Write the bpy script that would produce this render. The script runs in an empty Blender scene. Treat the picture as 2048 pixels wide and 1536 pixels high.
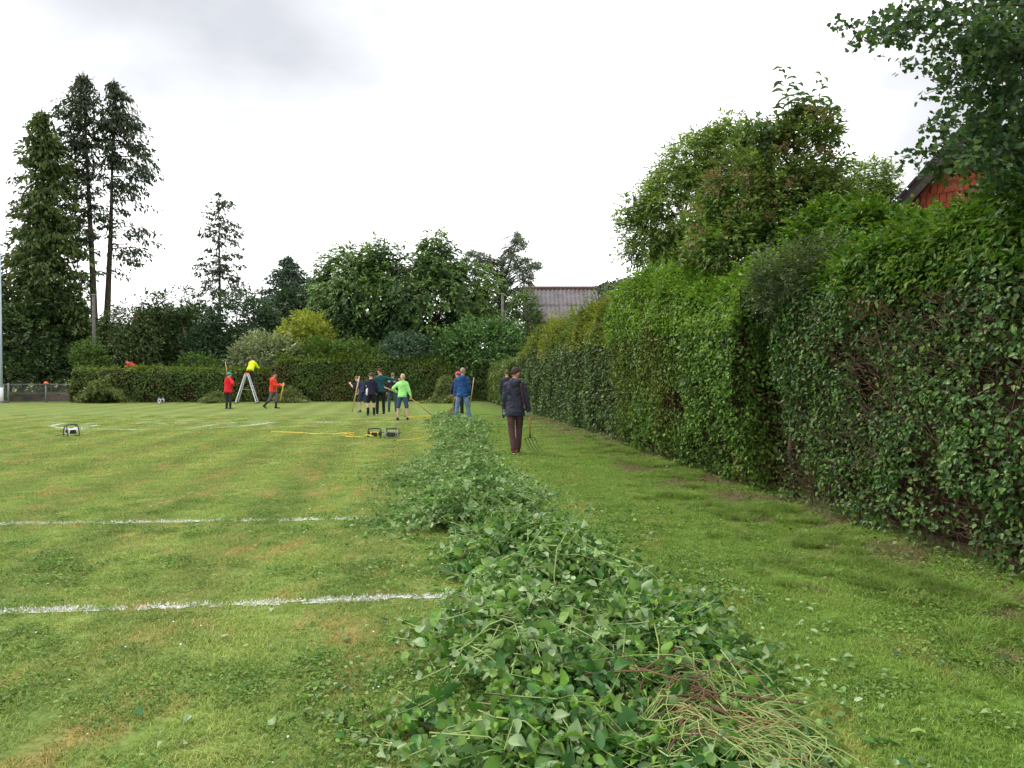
import bpy, bmesh, math, random
import numpy as np
from mathutils import Vector, Matrix, Euler

random.seed(11)
rng = np.random.default_rng(11)
R = math.radians
SC = bpy.context.scene
COL = SC.collection

# ------------------------------------------------------------------ camera
FPX, CAMH, PITCH = 1450.0, 1.69, R(0.79)
cam_d = bpy.data.cameras.new('camera')
cam_d.sensor_width = 36.0
cam_d.lens = 36.0 * FPX / 2048.0
cam_d.clip_end = 6000
cam = bpy.data.objects.new('camera', cam_d)
COL.objects.link(cam)
cam.location = (0, 0, CAMH)
cam.rotation_euler = (R(90) - PITCH, 0, 0)
SC.camera = cam

# ------------------------------------------------------------------ sky
world = bpy.data.worlds.new('World')
SC.world = world
world.use_nodes = True
wn = world.node_tree
for n in list(wn.nodes):
    wn.nodes.remove(n)
w_out = wn.nodes.new('ShaderNodeOutputWorld')
w_sky = wn.nodes.new('ShaderNodeTexSky')
w_sky.sky_type = 'NISHITA'
w_sky.sun_disc = False
w_sky.sun_elevation = R(52)
w_sky.sun_rotation = R(300)
w_b1 = wn.nodes.new('ShaderNodeBackground')
w_b1.inputs[1].default_value = 0.10
wn.links.new(w_sky.outputs[0], w_b1.inputs[0])
w_tc = wn.nodes.new('ShaderNodeTexCoord')
w_map = wn.nodes.new('ShaderNodeMapping')
w_map.inputs['Location'].default_value = (2.2, 9.4, 6.83)
w_map.inputs['Scale'].default_value = (1.0, 1.0, 1.9)
wn.links.new(w_tc.outputs['Generated'], w_map.inputs[0])
w_nz = wn.nodes.new('ShaderNodeTexNoise')
w_nz.inputs['Scale'].default_value = 1.7
w_nz.inputs['Detail'].default_value = 5.0
w_nz.inputs['Roughness'].default_value = 0.5
wn.links.new(w_map.outputs[0], w_nz.inputs['Vector'])
w_cr = wn.nodes.new('ShaderNodeValToRGB')
e = w_cr.color_ramp.elements
e[0].position = 0.315; e[0].color = (0.34, 0.347, 0.366, 1)
e[1].position = 0.52; e[1].color = (1.0, 1.0, 1.0, 1)
x = e.new(0.415); x.color = (0.45, 0.455, 0.467, 1)
wn.links.new(w_nz.outputs['Fac'], w_cr.inputs[0])
w_b2 = wn.nodes.new('ShaderNodeBackground')
w_b2.inputs[1].default_value = 1.0
wn.links.new(w_cr.outputs[0], w_b2.inputs[0])
w_mix = wn.nodes.new('ShaderNodeMixShader')
w_mix.inputs[0].default_value = 0.95
wn.links.new(w_b1.outputs[0], w_mix.inputs[1])
wn.links.new(w_b2.outputs[0], w_mix.inputs[2])
wn.links.new(w_mix.outputs[0], w_out.inputs[0])

# ------------------------------------------------------------------ sun behind thin cloud
sun_d = bpy.data.lights.new('sun', 'SUN')
sun_d.energy = 1.5
sun_d.angle = R(12)
sun_d.color = (1.0, 0.96, 0.88)
sun = bpy.data.objects.new('sun', sun_d)
COL.objects.link(sun)
sun.rotation_euler = Vector((0.535, -0.31, -0.79)).to_track_quat('-Z', 'Y').to_euler()

vs = SC.view_settings
vs.view_transform = 'Standard'
vs.look = 'None'
vs.exposure = 1.15
vs.gamma = 1.0
vs.use_curve_mapping = False
cy = SC.cycles
cy.max_bounces = 5
cy.diffuse_bounces = 3
cy.glossy_bounces = 2
cy.transmission_bounces = 3
cy.transparent_max_bounces = 4
cy.use_adaptive_sampling = True
cy.adaptive_threshold = 0.02
cy.use_denoising = True
try:
    cy.denoiser = 'OPENIMAGEDENOISE'
except Exception:
    pass

# ------------------------------------------------------------------ helpers: photo pixel -> world
def ray(px, py):
    u = (768 - py) / FPX
    return ((px - 1024) / FPX, math.cos(PITCH) + u * math.sin(PITCH), u * math.cos(PITCH) - math.sin(PITCH))

def G(px, py, z=0.0):
    r = ray(px, py)
    t = (z - CAMH) / r[2]
    return Vector((r[0] * t, r[1] * t, z))

def P(px, py, Y):
    r = ray(px, py)
    t = Y / r[1]
    return Vector((r[0] * t, Y, CAMH + r[2] * t))

# ------------------------------------------------------------------ helpers: noise, normalise
def hash3(ix, iy, iz, seed):
    h = (ix.astype(np.int64) * 374761393 + iy.astype(np.int64) * 668265263 + iz.astype(np.int64) * 2147483647 + seed * 974711) & 0xFFFFFFFF
    h = ((h ^ (h >> 13)) * 1274126177) & 0xFFFFFFFF
    h = ((h ^ (h >> 16)) * 2246822519) & 0xFFFFFFFF
    return ((h ^ (h >> 15)) & 0xFFFFFF) / float(0xFFFFFF)

def vnoise(p, scale=1.0, seed=0):
    p = np.asarray(p, float) * scale + 1000.0
    i = np.floor(p).astype(np.int64)
    f = p - i
    f = f * f * (3 - 2 * f)
    r = 0
    for dx in (0, 1):
        for dy in (0, 1):
            for dz in (0, 1):
                w = (f[:, 0] if dx else 1 - f[:, 0]) * (f[:, 1] if dy else 1 - f[:, 1]) * (f[:, 2] if dz else 1 - f[:, 2])
                r = r + w * hash3(i[:, 0] + dx, i[:, 1] + dy, i[:, 2] + dz, seed)
    return r

def fbm(p, scale=1.0, seed=0, o=3):
    s = 0; a = 0.5; t = 0
    for k in range(o):
        s = s + a * vnoise(p, scale * 2 ** k, seed + k); t += a; a *= 0.5
    return s / t

def nrm(v):
    return v / np.maximum(np.linalg.norm(v, axis=1, keepdims=True), 1e-9)

def rdir(n):
    return nrm(rng.normal(size=(n, 3)))

# ------------------------------------------------------------------ helpers: meshes and objects
def mesh_np(name, V, loops, counts, smooth=False):
    me = bpy.data.meshes.new(name)
    V = np.ascontiguousarray(V, dtype=np.float32)
    loops = np.ascontiguousarray(loops, dtype=np.int32).ravel()
    counts = np.ascontiguousarray(counts, dtype=np.int32)
    me.vertices.add(len(V)); me.vertices.foreach_set('co', V.ravel())
    me.loops.add(len(loops)); me.loops.foreach_set('vertex_index', loops)
    me.polygons.add(len(counts))
    st = np.zeros(len(counts), np.int32); st[1:] = np.cumsum(counts)[:-1]
    me.polygons.foreach_set('loop_start', st)
    me.polygons.foreach_set('loop_total', counts)
    if smooth:
        me.polygons.foreach_set('use_smooth', np.ones(len(counts), bool))
    me.update(calc_edges=True)
    me.validate()
    return me

class MB:
    """collects shapes, builds one mesh object"""
    def __init__(s):
        s.V = []; s.F = []
    def add(s, V, F):
        o = len(s.V)
        s.V += [tuple(v) for v in V]
        s.F += [tuple(i + o for i in f) for f in F]
    def box(s, c, d, rot=None):
        V = [Vector((x * d[0] / 2, y * d[1] / 2, z * d[2] / 2)) for x in (-1, 1) for y in (-1, 1) for z in (-1, 1)]
        if rot is not None:
            V = [rot @ v for v in V]
        V = [v + Vector(c) for v in V]
        s.add(V, [(0, 1, 3, 2), (4, 6, 7, 5), (0, 4, 5, 1), (2, 3, 7, 6), (0, 2, 6, 4), (1, 5, 7, 3)])
    def tube(s, pts, rad, n=8, caps=True):
        pts = [Vector(p) for p in pts]
        if not isinstance(rad, (list, tuple)):
            rad = [rad] * len(pts)
        V = []; F = []
        up = Vector((0, 0, 1))
        prev = None
        for i, p in enumerate(pts):
            d = (pts[min(i + 1, len(pts) - 1)] - pts[max(i - 1, 0)])
            d = d.normalized() if d.length > 1e-9 else Vector((0, 0, 1))
            if prev is None:
                a = d.cross(up)
                if a.length < 1e-3: a = d.cross(Vector((1, 0, 0)))
            else:
                a = prev - d * prev.dot(d)
                if a.length < 1e-6: a = d.cross(up)
            a.normalize(); prev = a
            b = d.cross(a)
            for k in range(n):
                t = 2 * math.pi * k / n
                V.append(p + (a * math.cos(t) + b * math.sin(t)) * rad[i])
        for i in range(len(pts) - 1):
            for k in range(n):
                F.append((i * n + k, i * n + (k + 1) % n, (i + 1) * n + (k + 1) % n, (i + 1) * n + k))
        if caps:
            F.append(tuple(range(n))[::-1]); F.append(tuple(range((len(pts) - 1) * n, len(pts) * n)))
        s.add(V, F)
    def ellip(s, c, r, nu=12, nv=8, rot=None):
        V = []; F = []
        c = Vector(c)
        for j in range(nv + 1):
            th = math.pi * j / nv
            for i in range(nu):
                ph = 2 * math.pi * i / nu
                v = Vector((r[0] * math.sin(th) * math.cos(ph), r[1] * math.sin(th) * math.sin(ph), r[2] * math.cos(th)))
                V.append(c + (rot @ v if rot is not None else v))
        for j in range(nv):
            for i in range(nu):
                F.append((j * nu + i, (j + 1) * nu + i, (j + 1) * nu + (i + 1) % nu, j * nu + (i + 1) % nu))
        s.add(V, F)
    def loft(s, rings, caps=True):
        """rings: list of lists of Vectors"""
        n = len(rings[0]); V = []; F = []
        for r in rings: V += r
        for i in range(len(rings) - 1):
            for k in range(n):
                F.append((i * n + k, i * n + (k + 1) % n, (i + 1) * n + (k + 1) % n, (i + 1) * n + k))
        if caps:
            F.append(tuple(range(n))[::-1]); F.append(tuple(range((len(rings) - 1) * n, len(rings) * n)))
        s.add(V, F)
    def mesh(s, name, smooth=False):
        me = bpy.data.meshes.new(name)
        me.from_pydata(s.V, [], s.F)
        if smooth:
            me.polygons.foreach_set('use_smooth', [True] * len(me.polygons))
        me.update()
        return me
    def build(s, name, mat, parent=None, smooth=False):
        return mk(name, s.mesh(name, smooth), mat, parent)

def mk(name, me, mat, parent=None):
    o = bpy.data.objects.new(name, me)
    COL.objects.link(o)
    if mat is not None and me is not None:
        if len(me.materials) == 0:
            me.materials.append(mat)
    if parent is not None:
        o.parent = parent
    return o

def tag(o, label=None, cat=None, group=None, kind=None):
    if label: o['label'] = label
    if cat: o['category'] = cat
    if group: o['group'] = group
    if kind: o['kind'] = kind
    return o

def thing(name, label, cat, loc=(0, 0, 0), rz=0.0, group=None):
    o = bpy.data.objects.new(name, None)
    COL.objects.link(o)
    o.location = loc
    o.rotation_euler = (0, 0, rz)
    o.empty_display_size = 0.2
    return tag(o, label, cat, group)

def stuff(o):
    o['kind'] = 'stuff'
    return o

# ------------------------------------------------------------------ materials
def new_mat(name):
    m = bpy.data.materials.new(name)
    m.use_nodes = True
    nt = m.node_tree
    for n in list(nt.nodes):
        nt.nodes.remove(n)
    out = nt.nodes.new('ShaderNodeOutputMaterial')
    return m, nt, out

def ramp(nt, stops):
    c = nt.nodes.new('ShaderNodeValToRGB')
    el = c.color_ramp.elements
    while len(el) > 1: el.remove(el[-1])
    el[0].position = stops[0][0]; el[0].color = (*stops[0][1], 1)
    for p, col in stops[1:]:
        k = el.new(p); k.color = (*col, 1)
    return c

def math_n(nt, op, a, b=None):
    n = nt.nodes.new('ShaderNodeMath'); n.operation = op
    for i, v in enumerate((a, b)):
        if v is None: continue
        if isinstance(v, (int, float)): n.inputs[i].default_value = v
        else: nt.links.new(v, n.inputs[i])
    return n.outputs[0]

def mixc(nt, fac, a, b, mode='MIX'):
    n = nt.nodes.new('ShaderNodeMix'); n.data_type = 'RGBA'; n.blend_type = mode
    for sock, v in ((n.inputs[0], fac), (n.inputs[6], a), (n.inputs[7], b)):
        if isinstance(v, (int, float)): sock.default_value = v
        elif isinstance(v, tuple): sock.default_value = (*v, 1)
        else: nt.links.new(v, sock)
    return n.outputs[2]

def noise_n(nt, vec, scale, detail=3, rough=0.55):
    n = nt.nodes.new('ShaderNodeTexNoise')
    n.inputs['Scale'].default_value = scale
    n.inputs['Detail'].default_value = detail
    n.inputs['Roughness'].default_value = rough
    if vec is not None: nt.links.new(vec, n.inputs['Vector'])
    return n.outputs['Fac']

def leaf_mat(name, cols, trans=0.28, rough=0.45, nscale=0.8, alt=None, spec=0.14, tint=(1.15, 1.25, 0.55)):
    """cols: colours for single leaves, picked at random leaf by leaf; alt: second set mixed in by patches"""
    m, nt, out = new_mat(name)
    g = nt.nodes.new('ShaderNodeNewGeometry')
    oi = nt.nodes.new('ShaderNodeObjectInfo')
    v = math_n(nt, 'FRACT', math_n(nt, 'ADD', g.outputs['Random Per Island'], oi.outputs['Random']))
    k = len(cols)
    c = ramp(nt, [((i + 0.5) / k, col) for i, col in enumerate(cols)])
    nt.links.new(v, c.inputs[0])
    col = c.outputs[0]
    nz = noise_n(nt, g.outputs['Position'], nscale, 2)
    if alt:
        k2 = len(alt)
        c2 = ramp(nt, [((i + 0.5) / k2, q) for i, q in enumerate(alt)])
        nt.links.new(v, c2.inputs[0])
        f = nt.nodes.new('ShaderNodeMapRange')
        f.inputs[1].default_value = 0.44; f.inputs[2].default_value = 0.6
        nt.links.new(nz, f.inputs[0])
        col = mixc(nt, f.outputs[0], col, c2.outputs[0])
    nz2 = noise_n(nt, g.outputs['Position'], nscale * 3.3, 2)
    f2 = nt.nodes.new('ShaderNodeMapRange')
    f2.inputs[1].default_value = 0.3; f2.inputs[2].default_value = 0.7
    f2.inputs[3].default_value = 0.72; f2.inputs[4].default_value = 1.25
    nt.links.new(nz2, f2.inputs[0])
    vm = nt.nodes.new('ShaderNodeVectorMath'); vm.operation = 'SCALE'
    nt.links.new(col, vm.inputs[0]); nt.links.new(f2.outputs[0], vm.inputs['Scale'])
    col = vm.outputs[0]
    b = nt.nodes.new('ShaderNodeBsdfPrincipled')
    nt.links.new(col, b.inputs['Base Color'])
    b.inputs['Roughness'].default_value = rough
    b.inputs['Specular IOR Level'].default_value = spec
    t = nt.nodes.new('ShaderNodeBsdfTranslucent')
    tc = mixc(nt, 1.0, col, tint, 'MULTIPLY')
    nt.links.new(tc, t.inputs[0])
    mx = nt.nodes.new('ShaderNodeMixShader'); mx.inputs[0].default_value = trans
    nt.links.new(b.outputs[0], mx.inputs[1]); nt.links.new(t.outputs[0], mx.inputs[2])
    nt.links.new(mx.outputs[0], out.inputs[0])
    return m

def mat(name, col, rough=0.7, metal=0.0, var=0.25, scale=8.0, bump=0.0, bscale=30.0, spec=0.4, col2=None):
    m, nt, out = new_mat(name)
    tc = nt.nodes.new('ShaderNodeTexCoord')
    nz = noise_n(nt, tc.outputs['Object'], scale, 4)
    f = nt.nodes.new('ShaderNodeMapRange')
    f.inputs[1].default_value = 0.3; f.inputs[2].default_value = 0.7
    nt.links.new(nz, f.inputs[0])
    d = col2 if col2 else tuple(max(0, q * (1 - var)) for q in col)
    l = col if col2 else tuple(min(1, q * (1 + var * 0.6)) for q in col)
    c = mixc(nt, f.outputs[0], d, l)
    b = nt.nodes.new('ShaderNodeBsdfPrincipled')
    nt.links.new(c, b.inputs['Base Color'])
    b.inputs['Roughness'].default_value = rough
    b.inputs['Metallic'].default_value = metal
    b.inputs['Specular IOR Level'].default_value = spec
    if bump > 0:
        bn = nt.nodes.new('ShaderNodeBump'); bn.inputs['Strength'].default_value = bump
        bn.inputs['Distance'].default_value = 0.02
        nt.links.new(noise_n(nt, tc.outputs['Object'], bscale, 4), bn.inputs['Height'])
        nt.links.new(bn.outputs[0], b.inputs['Normal'])
    nt.links.new(b.outputs[0], out.inputs[0])
    return m

# field axes: u across the pitch (to the right), v along the hedge, away from the camera
FU = Vector((1, 0.125, 0)).normalized()
FV = Vector((-0.125, 1, 0)).normalized()

def grass_colour(nt, blade):
    """turf colour by place: worn straw patches, clover-dark patches, faint mowing bands, lusher strip by the hedge with hedge shade put in"""
    g = nt.nodes.new('ShaderNodeNewGeometry')
    pos = g.outputs['Position']
    sx = nt.nodes.new('ShaderNodeSeparateXYZ'); nt.links.new(pos, sx.inputs[0])
    big = noise_n(nt, pos, 0.55, 3)
    med = noise_n(nt, pos, 2.3, 3)
    c1 = ramp(nt, [(0.3, (0.098, 0.150, 0.033)), (0.5, (0.145, 0.196, 0.047)), (0.7, (0.192, 0.230, 0.064))])
    nt.links.new(big, c1.inputs[0])
    c2 = ramp(nt, [(0.3, (0.074, 0.140, 0.026)), (0.5, (0.125, 0.182, 0.039)), (0.72, (0.188, 0.210, 0.063))])
    nt.links.new(med, c2.inputs[0])
    col = mixc(nt, 0.5, c1.outputs[0], c2.outputs[0])
    # mowing bands across the pitch
    vv = math_n(nt, 'ADD', math_n(nt, 'MULTIPLY', sx.outputs[1], 0.135), sx.outputs[0])
    band = math_n(nt, 'SINE', math_n(nt, 'MULTIPLY', vv, 4.4))
    bf = math_n(nt, 'ADD', math_n(nt, 'MULTIPLY', band, 0.11), 1.0)
    vm = nt.nodes.new('ShaderNodeVectorMath'); vm.operation = 'SCALE'
    nt.links.new(col, vm.inputs[0]); nt.links.new(bf, vm.inputs['Scale'])
    col = vm.outputs[0]
    # lush strip between windrow and hedge; hedge shade put into its darker green
    hx = math_n(nt, 'ADD', sx.outputs[0], math_n(nt, 'MULTIPLY', sx.outputs[1], 0.138))
    lf = nt.nodes.new('ShaderNodeMapRange'); lf.inputs[1].default_value = 0.4; lf.inputs[2].default_value = 2.6
    nt.links.new(hx, lf.inputs[0])
    col = mixc(nt, math_n(nt, 'MULTIPLY', lf.outputs[0], 0.75), col, (0.085, 0.158, 0.022))
    # straw patches
    mp = nt.nodes.new('ShaderNodeMapping'); mp.inputs['Location'].default_value = (7.3, 2.2, 0)
    mp.inputs['Rotation'].default_value = (0, 0, -0.13)
    mp.inputs['Scale'].default_value = (1.35, .55, 1)
    nt.links.new(pos, mp.inputs[0])
    st = noise_n(nt, mp.outputs[0], 1.5, 6, 0.72)
    sf = nt.nodes.new('ShaderNodeMapRange'); sf.inputs[1].default_value = 0.52; sf.inputs[2].default_value = 0.66
    nt.links.new(st, sf.inputs[0])
    sfo = math_n(nt, 'MULTIPLY', sf.outputs[0], math_n(nt, 'SUBTRACT', 1.0, math_n(nt, 'MULTIPLY', lf.outputs[0], 0.6)))
    col = mixc(nt, math_n(nt, 'MULTIPLY', sfo, 0.62), col, (0.27, 0.195, 0.075))
    # trodden bare soil along the foot of the hedge
    bs = noise_n(nt, pos, 1.1, 4, 0.6)
    bm_ = nt.nodes.new('ShaderNodeMapRange'); bm_.inputs[1].default_value = 2.6; bm_.inputs[2].default_value = 4.6
    nt.links.new(hx, bm_.inputs[0])
    bsum = math_n(nt, 'ADD', math_n(nt, 'MULTIPLY', bm_.outputs[0], 0.22), bs)
    bf2 = nt.nodes.new('ShaderNodeMapRange'); bf2.inputs[1].default_value = 0.66; bf2.inputs[2].default_value = 0.74
    nt.links.new(bsum, bf2.inputs[0])
    col = mixc(nt, math_n(nt, 'MULTIPLY', bf2.outputs[0], 0.75), col, (0.115, 0.085, 0.055))
    if blade:
        oi = nt.nodes.new('ShaderNodeObjectInfo')
        v = math_n(nt, 'FRACT', math_n(nt, 'ADD', g.outputs['Random Per Island'], oi.outputs['Random']))
        cr = ramp(nt, [(0.0, (1.15, 1.1, 1.05)), (0.5, (1.6, 1.55, 1.6)), (0.86, (2.0, 1.9, 1.9)), (0.95, (2.7, 2.2, 2.6))])
        nt.links.new(v, cr.inputs[0])
        col = mixc(nt, 1.0, col, cr.outputs[0], 'MULTIPLY')
    else:
        fine = noise_n(nt, pos, 28.0, 3, 0.7)
        cr = ramp(nt, [(0.3, (0.55, 0.58, 0.5)), (0.55, (1.0, 1.0, 1.0)), (0.75, (1.3, 1.25, 1.2))])
        nt.links.new(fine, cr.inputs[0])
        col = mixc(nt, 1.0, col, cr.outputs[0], 'MULTIPLY')
    return col

def make_grass_mats():
    m, nt, out = new_mat('turf')
    col = grass_colour(nt, False)
    b = nt.nodes.new('ShaderNodeBsdfPrincipled')
    nt.links.new(col, b.inputs['Base Color']); b.inputs['Roughness'].default_value = 0.9
    b.inputs['Specular IOR Level'].default_value = 0.1
    g = nt.nodes.new('ShaderNodeNewGeometry')
    bn = nt.nodes.new('ShaderNodeBump'); bn.inputs['Strength'].default_value = 0.8; bn.inputs['Distance'].default_value = 0.03
    nt.links.new(noise_n(nt, g.outputs['Position'], 14.0, 4, 0.7), bn.inputs['Height'])
    nt.links.new(bn.outputs[0], b.inputs['Normal'])
    nt.links.new(b.outputs[0], out.inputs[0])
    m2, nt, out = new_mat('grass_blade')
    col = grass_colour(nt, True)
    b = nt.nodes.new('ShaderNodeBsdfPrincipled')
    nt.links.new(col, b.inputs['Base Color']); b.inputs['Roughness'].default_value = 0.6
    b.inputs['Specular IOR Level'].default_value = 0.2
    t = nt.nodes.new('ShaderNodeBsdfTranslucent')
    nt.links.new(mixc(nt, 1.0, col, (1.2, 1.25, 0.7), 'MULTIPLY'), t.inputs[0])
    mx = nt.nodes.new('ShaderNodeMixShader'); mx.inputs[0].default_value = 0.3
    nt.links.new(b.outputs[0], mx.inputs[1]); nt.links.new(t.outputs[0], mx.inputs[2])
    nt.links.new(mx.outputs[0], out.inputs[0])
    return m, m2

M = {}
M['turf'], M['blade'] = make_grass_mats()
M['clover'] = leaf_mat('clover_leaf', [(0.072, 0.155, 0.026), (0.108, 0.207, 0.033), (0.156, 0.253, 0.050), (0.204, 0.276, 0.088)], 0.3, 0.6, spec=.15)
M['long_grass'] = leaf_mat('long_grass', [(0.10, 0.20, 0.034), (0.14, 0.26, 0.042), (0.18, 0.30, 0.055), (0.28, 0.28, 0.10)], 0.4, 0.7, spec=.1)
M['hedge_a'] = leaf_mat('hedge_leaf_near', [(0.021, 0.061, 0.015), (0.037, 0.098, 0.018), (0.054, 0.124, 0.025), (0.083, 0.162, 0.032), (0.118, 0.173, 0.035)], 0.22, 0.42, 0.9, spec=.25)  # hedge leaf tones spread wide, putting shadow contrast into the colours
M['hedge_b'] = leaf_mat('hedge_leaf_dense', [(0.029, 0.071, 0.013), (0.054, 0.120, 0.018), (0.092, 0.183, 0.027), (0.165, 0.258, 0.043)], 0.24, 0.4, 0.5, alt=[(0.054, 0.075, 0.015), (0.093, 0.138, 0.021), (0.139, 0.163, 0.030)])
M['hedge_c'] = leaf_mat('hedge_leaf_dark', [(0.021, 0.053, 0.013), (0.041, 0.086, 0.021), (0.074, 0.123, 0.034), (0.117, 0.161, 0.044)], 0.22, 0.4, 0.5)
M['top_a'] = leaf_mat('hedge_top_near', [(0.036, 0.094, 0.014), (0.056, 0.132, 0.018), (0.083, 0.162, 0.022), (0.128, 0.187, 0.026)], 0.35, 0.42, 0.7)
M['top_b'] = leaf_mat('hedge_top_bright', [(0.065, 0.146, 0.020), (0.104, 0.207, 0.027), (0.150, 0.246, 0.036), (0.182, 0.263, 0.054)], 0.35, 0.42, 0.7)
M['top_c'] = leaf_mat('hedge_top_golden', [(0.110, 0.143, 0.022), (0.176, 0.204, 0.028), (0.231, 0.242, 0.032), (0.165, 0.171, 0.050)], 0.35, 0.45, 0.6, alt=[(0.066, 0.110, 0.020), (0.110, 0.154, 0.030)])
M['hedge_d'] = leaf_mat('hedge_leaf_end', [(0.05, 0.09, 0.02), (0.08, 0.125, 0.026), (0.115, 0.15, 0.03)], 0.25, 0.45, 0.5)
M['hedge_f'] = leaf_mat('hedge_leaf_far', [(0.031, 0.072, 0.019), (0.055, 0.115, 0.026), (0.091, 0.160, 0.036), (0.130, 0.179, 0.045)], 0.22, 0.5, 0.25, alt=[(0.052, 0.064, 0.019), (0.098, 0.109, 0.032), (0.130, 0.141, 0.038)])
M['hedge_ft'] = leaf_mat('hedge_top_far', [(0.085, 0.141, 0.026), (0.130, 0.198, 0.033), (0.182, 0.230, 0.038)], 0.3, 0.5, 0.3)
M['core'] = mat('hedge_inside', (0.050, 0.030, 0.018), 0.95, 0, 0.5, 6, 0.6, 20, 0.05, col2=(0.014, 0.011, 0.007))  # near-black brown, deepened to stand in for shade inside the hedge
M['twig'] = mat('brown_twig', (0.115, 0.075, 0.048), 0.85, 0, 0.45, 5, 0, 10, 0.2)
M['bark'] = mat('bark', (0.075, 0.055, 0.042), 0.9, 0, 0.4, 3, 0.6, 12, 0.15)
M['bark_red'] = mat('red_bark', (0.11, 0.06, 0.045), 0.9, 0, 0.45, 2, 0.6, 8, 0.15)
M['pile'] = leaf_mat('cut_leaf', [(0.043, 0.124, 0.032), (0.062, 0.174, 0.033), (0.092, 0.224, 0.033), (0.148, 0.298, 0.033), (0.185, 0.310, 0.045), (0.049, 0.137, 0.033), (0.161, 0.248, 0.100), (0.247, 0.348, 0.168)], 0.25, 0.5, 1.3, spec=0.25, alt=[(0.056, 0.149, 0.033), (0.124, 0.248, 0.045), (0.197, 0.298, 0.100), (0.284, 0.384, 0.190), (0.185, 0.298, 0.056), (0.086, 0.174, 0.045), (0.334, 0.434, 0.246)], tint=(1.0, 1.15, 0.6))
M['pile_far'] = leaf_mat('cut_leaf_far', [(0.054, 0.148, 0.029), (0.087, 0.196, 0.039), (0.131, 0.237, 0.059), (0.218, 0.333, 0.137), (0.142, 0.178, 0.059)], 0.22, 0.5, 0.8, alt=[(0.109, 0.214, 0.059), (0.218, 0.333, 0.127), (0.284, 0.392, 0.185), (0.175, 0.214, 0.078)])
M['pile_yel'] = leaf_mat('cut_leaf_yellowish', [(0.09, 0.14, 0.03), (0.14, 0.18, 0.045), (0.19, 0.21, 0.07), (0.11, 0.12, 0.05)], 0.22, 0.5, 0.9)
M['stem'] = mat('green_stem', (0.25, 0.34, 0.10), 0.6, 0, 0.35, 3, 0, 10, 0.3, col2=(0.18, 0.24, 0.07))
M['root'] = mat('red_brown_stem', (0.16, 0.085, 0.055), 0.85, 0, 0.4, 8, 0, 10, 0.2)
M['straw'] = mat('straw', (0.33, 0.24, 0.10), 0.85, 0, 0.35, 8, 0, 10, 0.2)
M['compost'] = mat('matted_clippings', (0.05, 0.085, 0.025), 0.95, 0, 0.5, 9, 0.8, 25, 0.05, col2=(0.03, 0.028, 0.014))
M['chalk'] = mat('chalk_white', (0.72, 0.72, 0.70), 0.9, 0, 0.2, 12, 0, 10, 0.1)
M['daisy'] = mat('petal_white', (0.75, 0.75, 0.72), 0.8, 0, 0.1)
M['cypress'] = leaf_mat('cypress_spray', [(0.037, 0.063, 0.022), (0.061, 0.093, 0.030), (0.088, 0.128, 0.037), (0.122, 0.158, 0.049)], 0.22, 0.6, 0.35, spec=0.2)
M['cypress_dk'] = leaf_mat('cypress_spray_dark', [(0.036, 0.055, 0.036), (0.054, 0.077, 0.045), (0.076, 0.098, 0.059)], 0.22, 0.6, 0.35, spec=0.2)
M['spruce_bl'] = leaf_mat('spruce_blue', [(0.045, 0.078, 0.056), (0.065, 0.105, 0.074), (0.09, 0.13, 0.09)], 0.15, 0.6, 0.35, spec=0.2)
M['pine'] = leaf_mat('pine_needle', [(0.058, 0.090, 0.058), (0.091, 0.128, 0.079), (0.130, 0.166, 0.109)], 0.2, 0.55, 0.4, spec=0.3)
M['dark_br'] = leaf_mat('dark_broadleaf', [(0.031, 0.059, 0.023), (0.047, 0.084, 0.029), (0.073, 0.118, 0.038)], 0.2, 0.5, 0.3)
M['dark_bl'] = leaf_mat('dark_blueish_leaf', [(0.036, 0.069, 0.036), (0.055, 0.097, 0.049), (0.078, 0.128, 0.064)], 0.2, 0.5, 0.3)
M['chest'] = leaf_mat('central_tree_leaf', [(0.044, 0.094, 0.031), (0.069, 0.140, 0.040), (0.110, 0.194, 0.052), (0.168, 0.258, 0.065), (0.233, 0.323, 0.101)], 0.3, 0.4, 0.30, alt=[(0.029, 0.066, 0.026), (0.053, 0.101, 0.037), (0.081, 0.137, 0.052)])
M['yellow'] = leaf_mat('yellow_shrub_leaf', [(0.210, 0.257, 0.036), (0.289, 0.335, 0.045), (0.367, 0.386, 0.074)], 0.35, 0.5, 0.4)
M['varieg'] = leaf_mat('variegated_leaf', [(0.156, 0.215, 0.092), (0.265, 0.307, 0.169), (0.374, 0.400, 0.262), (0.156, 0.185, 0.077)], 0.25, 0.5, 0.4)
M['laurel'] = leaf_mat('laurel_leaf', [(0.045, 0.125, 0.032), (0.075, 0.177, 0.044), (0.120, 0.228, 0.062), (0.179, 0.279, 0.103)], 0.2, 0.32, 0.4, spec=0.5)
M['bluegrey'] = leaf_mat('blue_grey_leaf', [(0.046, 0.096, 0.054), (0.072, 0.128, 0.074), (0.104, 0.166, 0.102)], 0.2, 0.45, 0.4)
M['mixgreen'] = leaf_mat('mixed_green_leaf', [(0.052, 0.109, 0.026), (0.085, 0.154, 0.033), (0.130, 0.192, 0.041)], 0.28, 0.45, 0.4)
M['walnut'] = leaf_mat('walnut_leaf', [(0.077, 0.138, 0.032), (0.116, 0.190, 0.040), (0.169, 0.241, 0.054), (0.231, 0.284, 0.086)], 0.38, 0.45, 0.4)
M['elder'] = leaf_mat('elder_leaf', [(0.063, 0.138, 0.029), (0.102, 0.194, 0.037), (0.157, 0.251, 0.046), (0.220, 0.292, 0.072)], 0.3, 0.42, 0.7, alt=[(0.047, 0.082, 0.025), (0.094, 0.138, 0.036), (0.133, 0.145, 0.051)])
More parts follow.
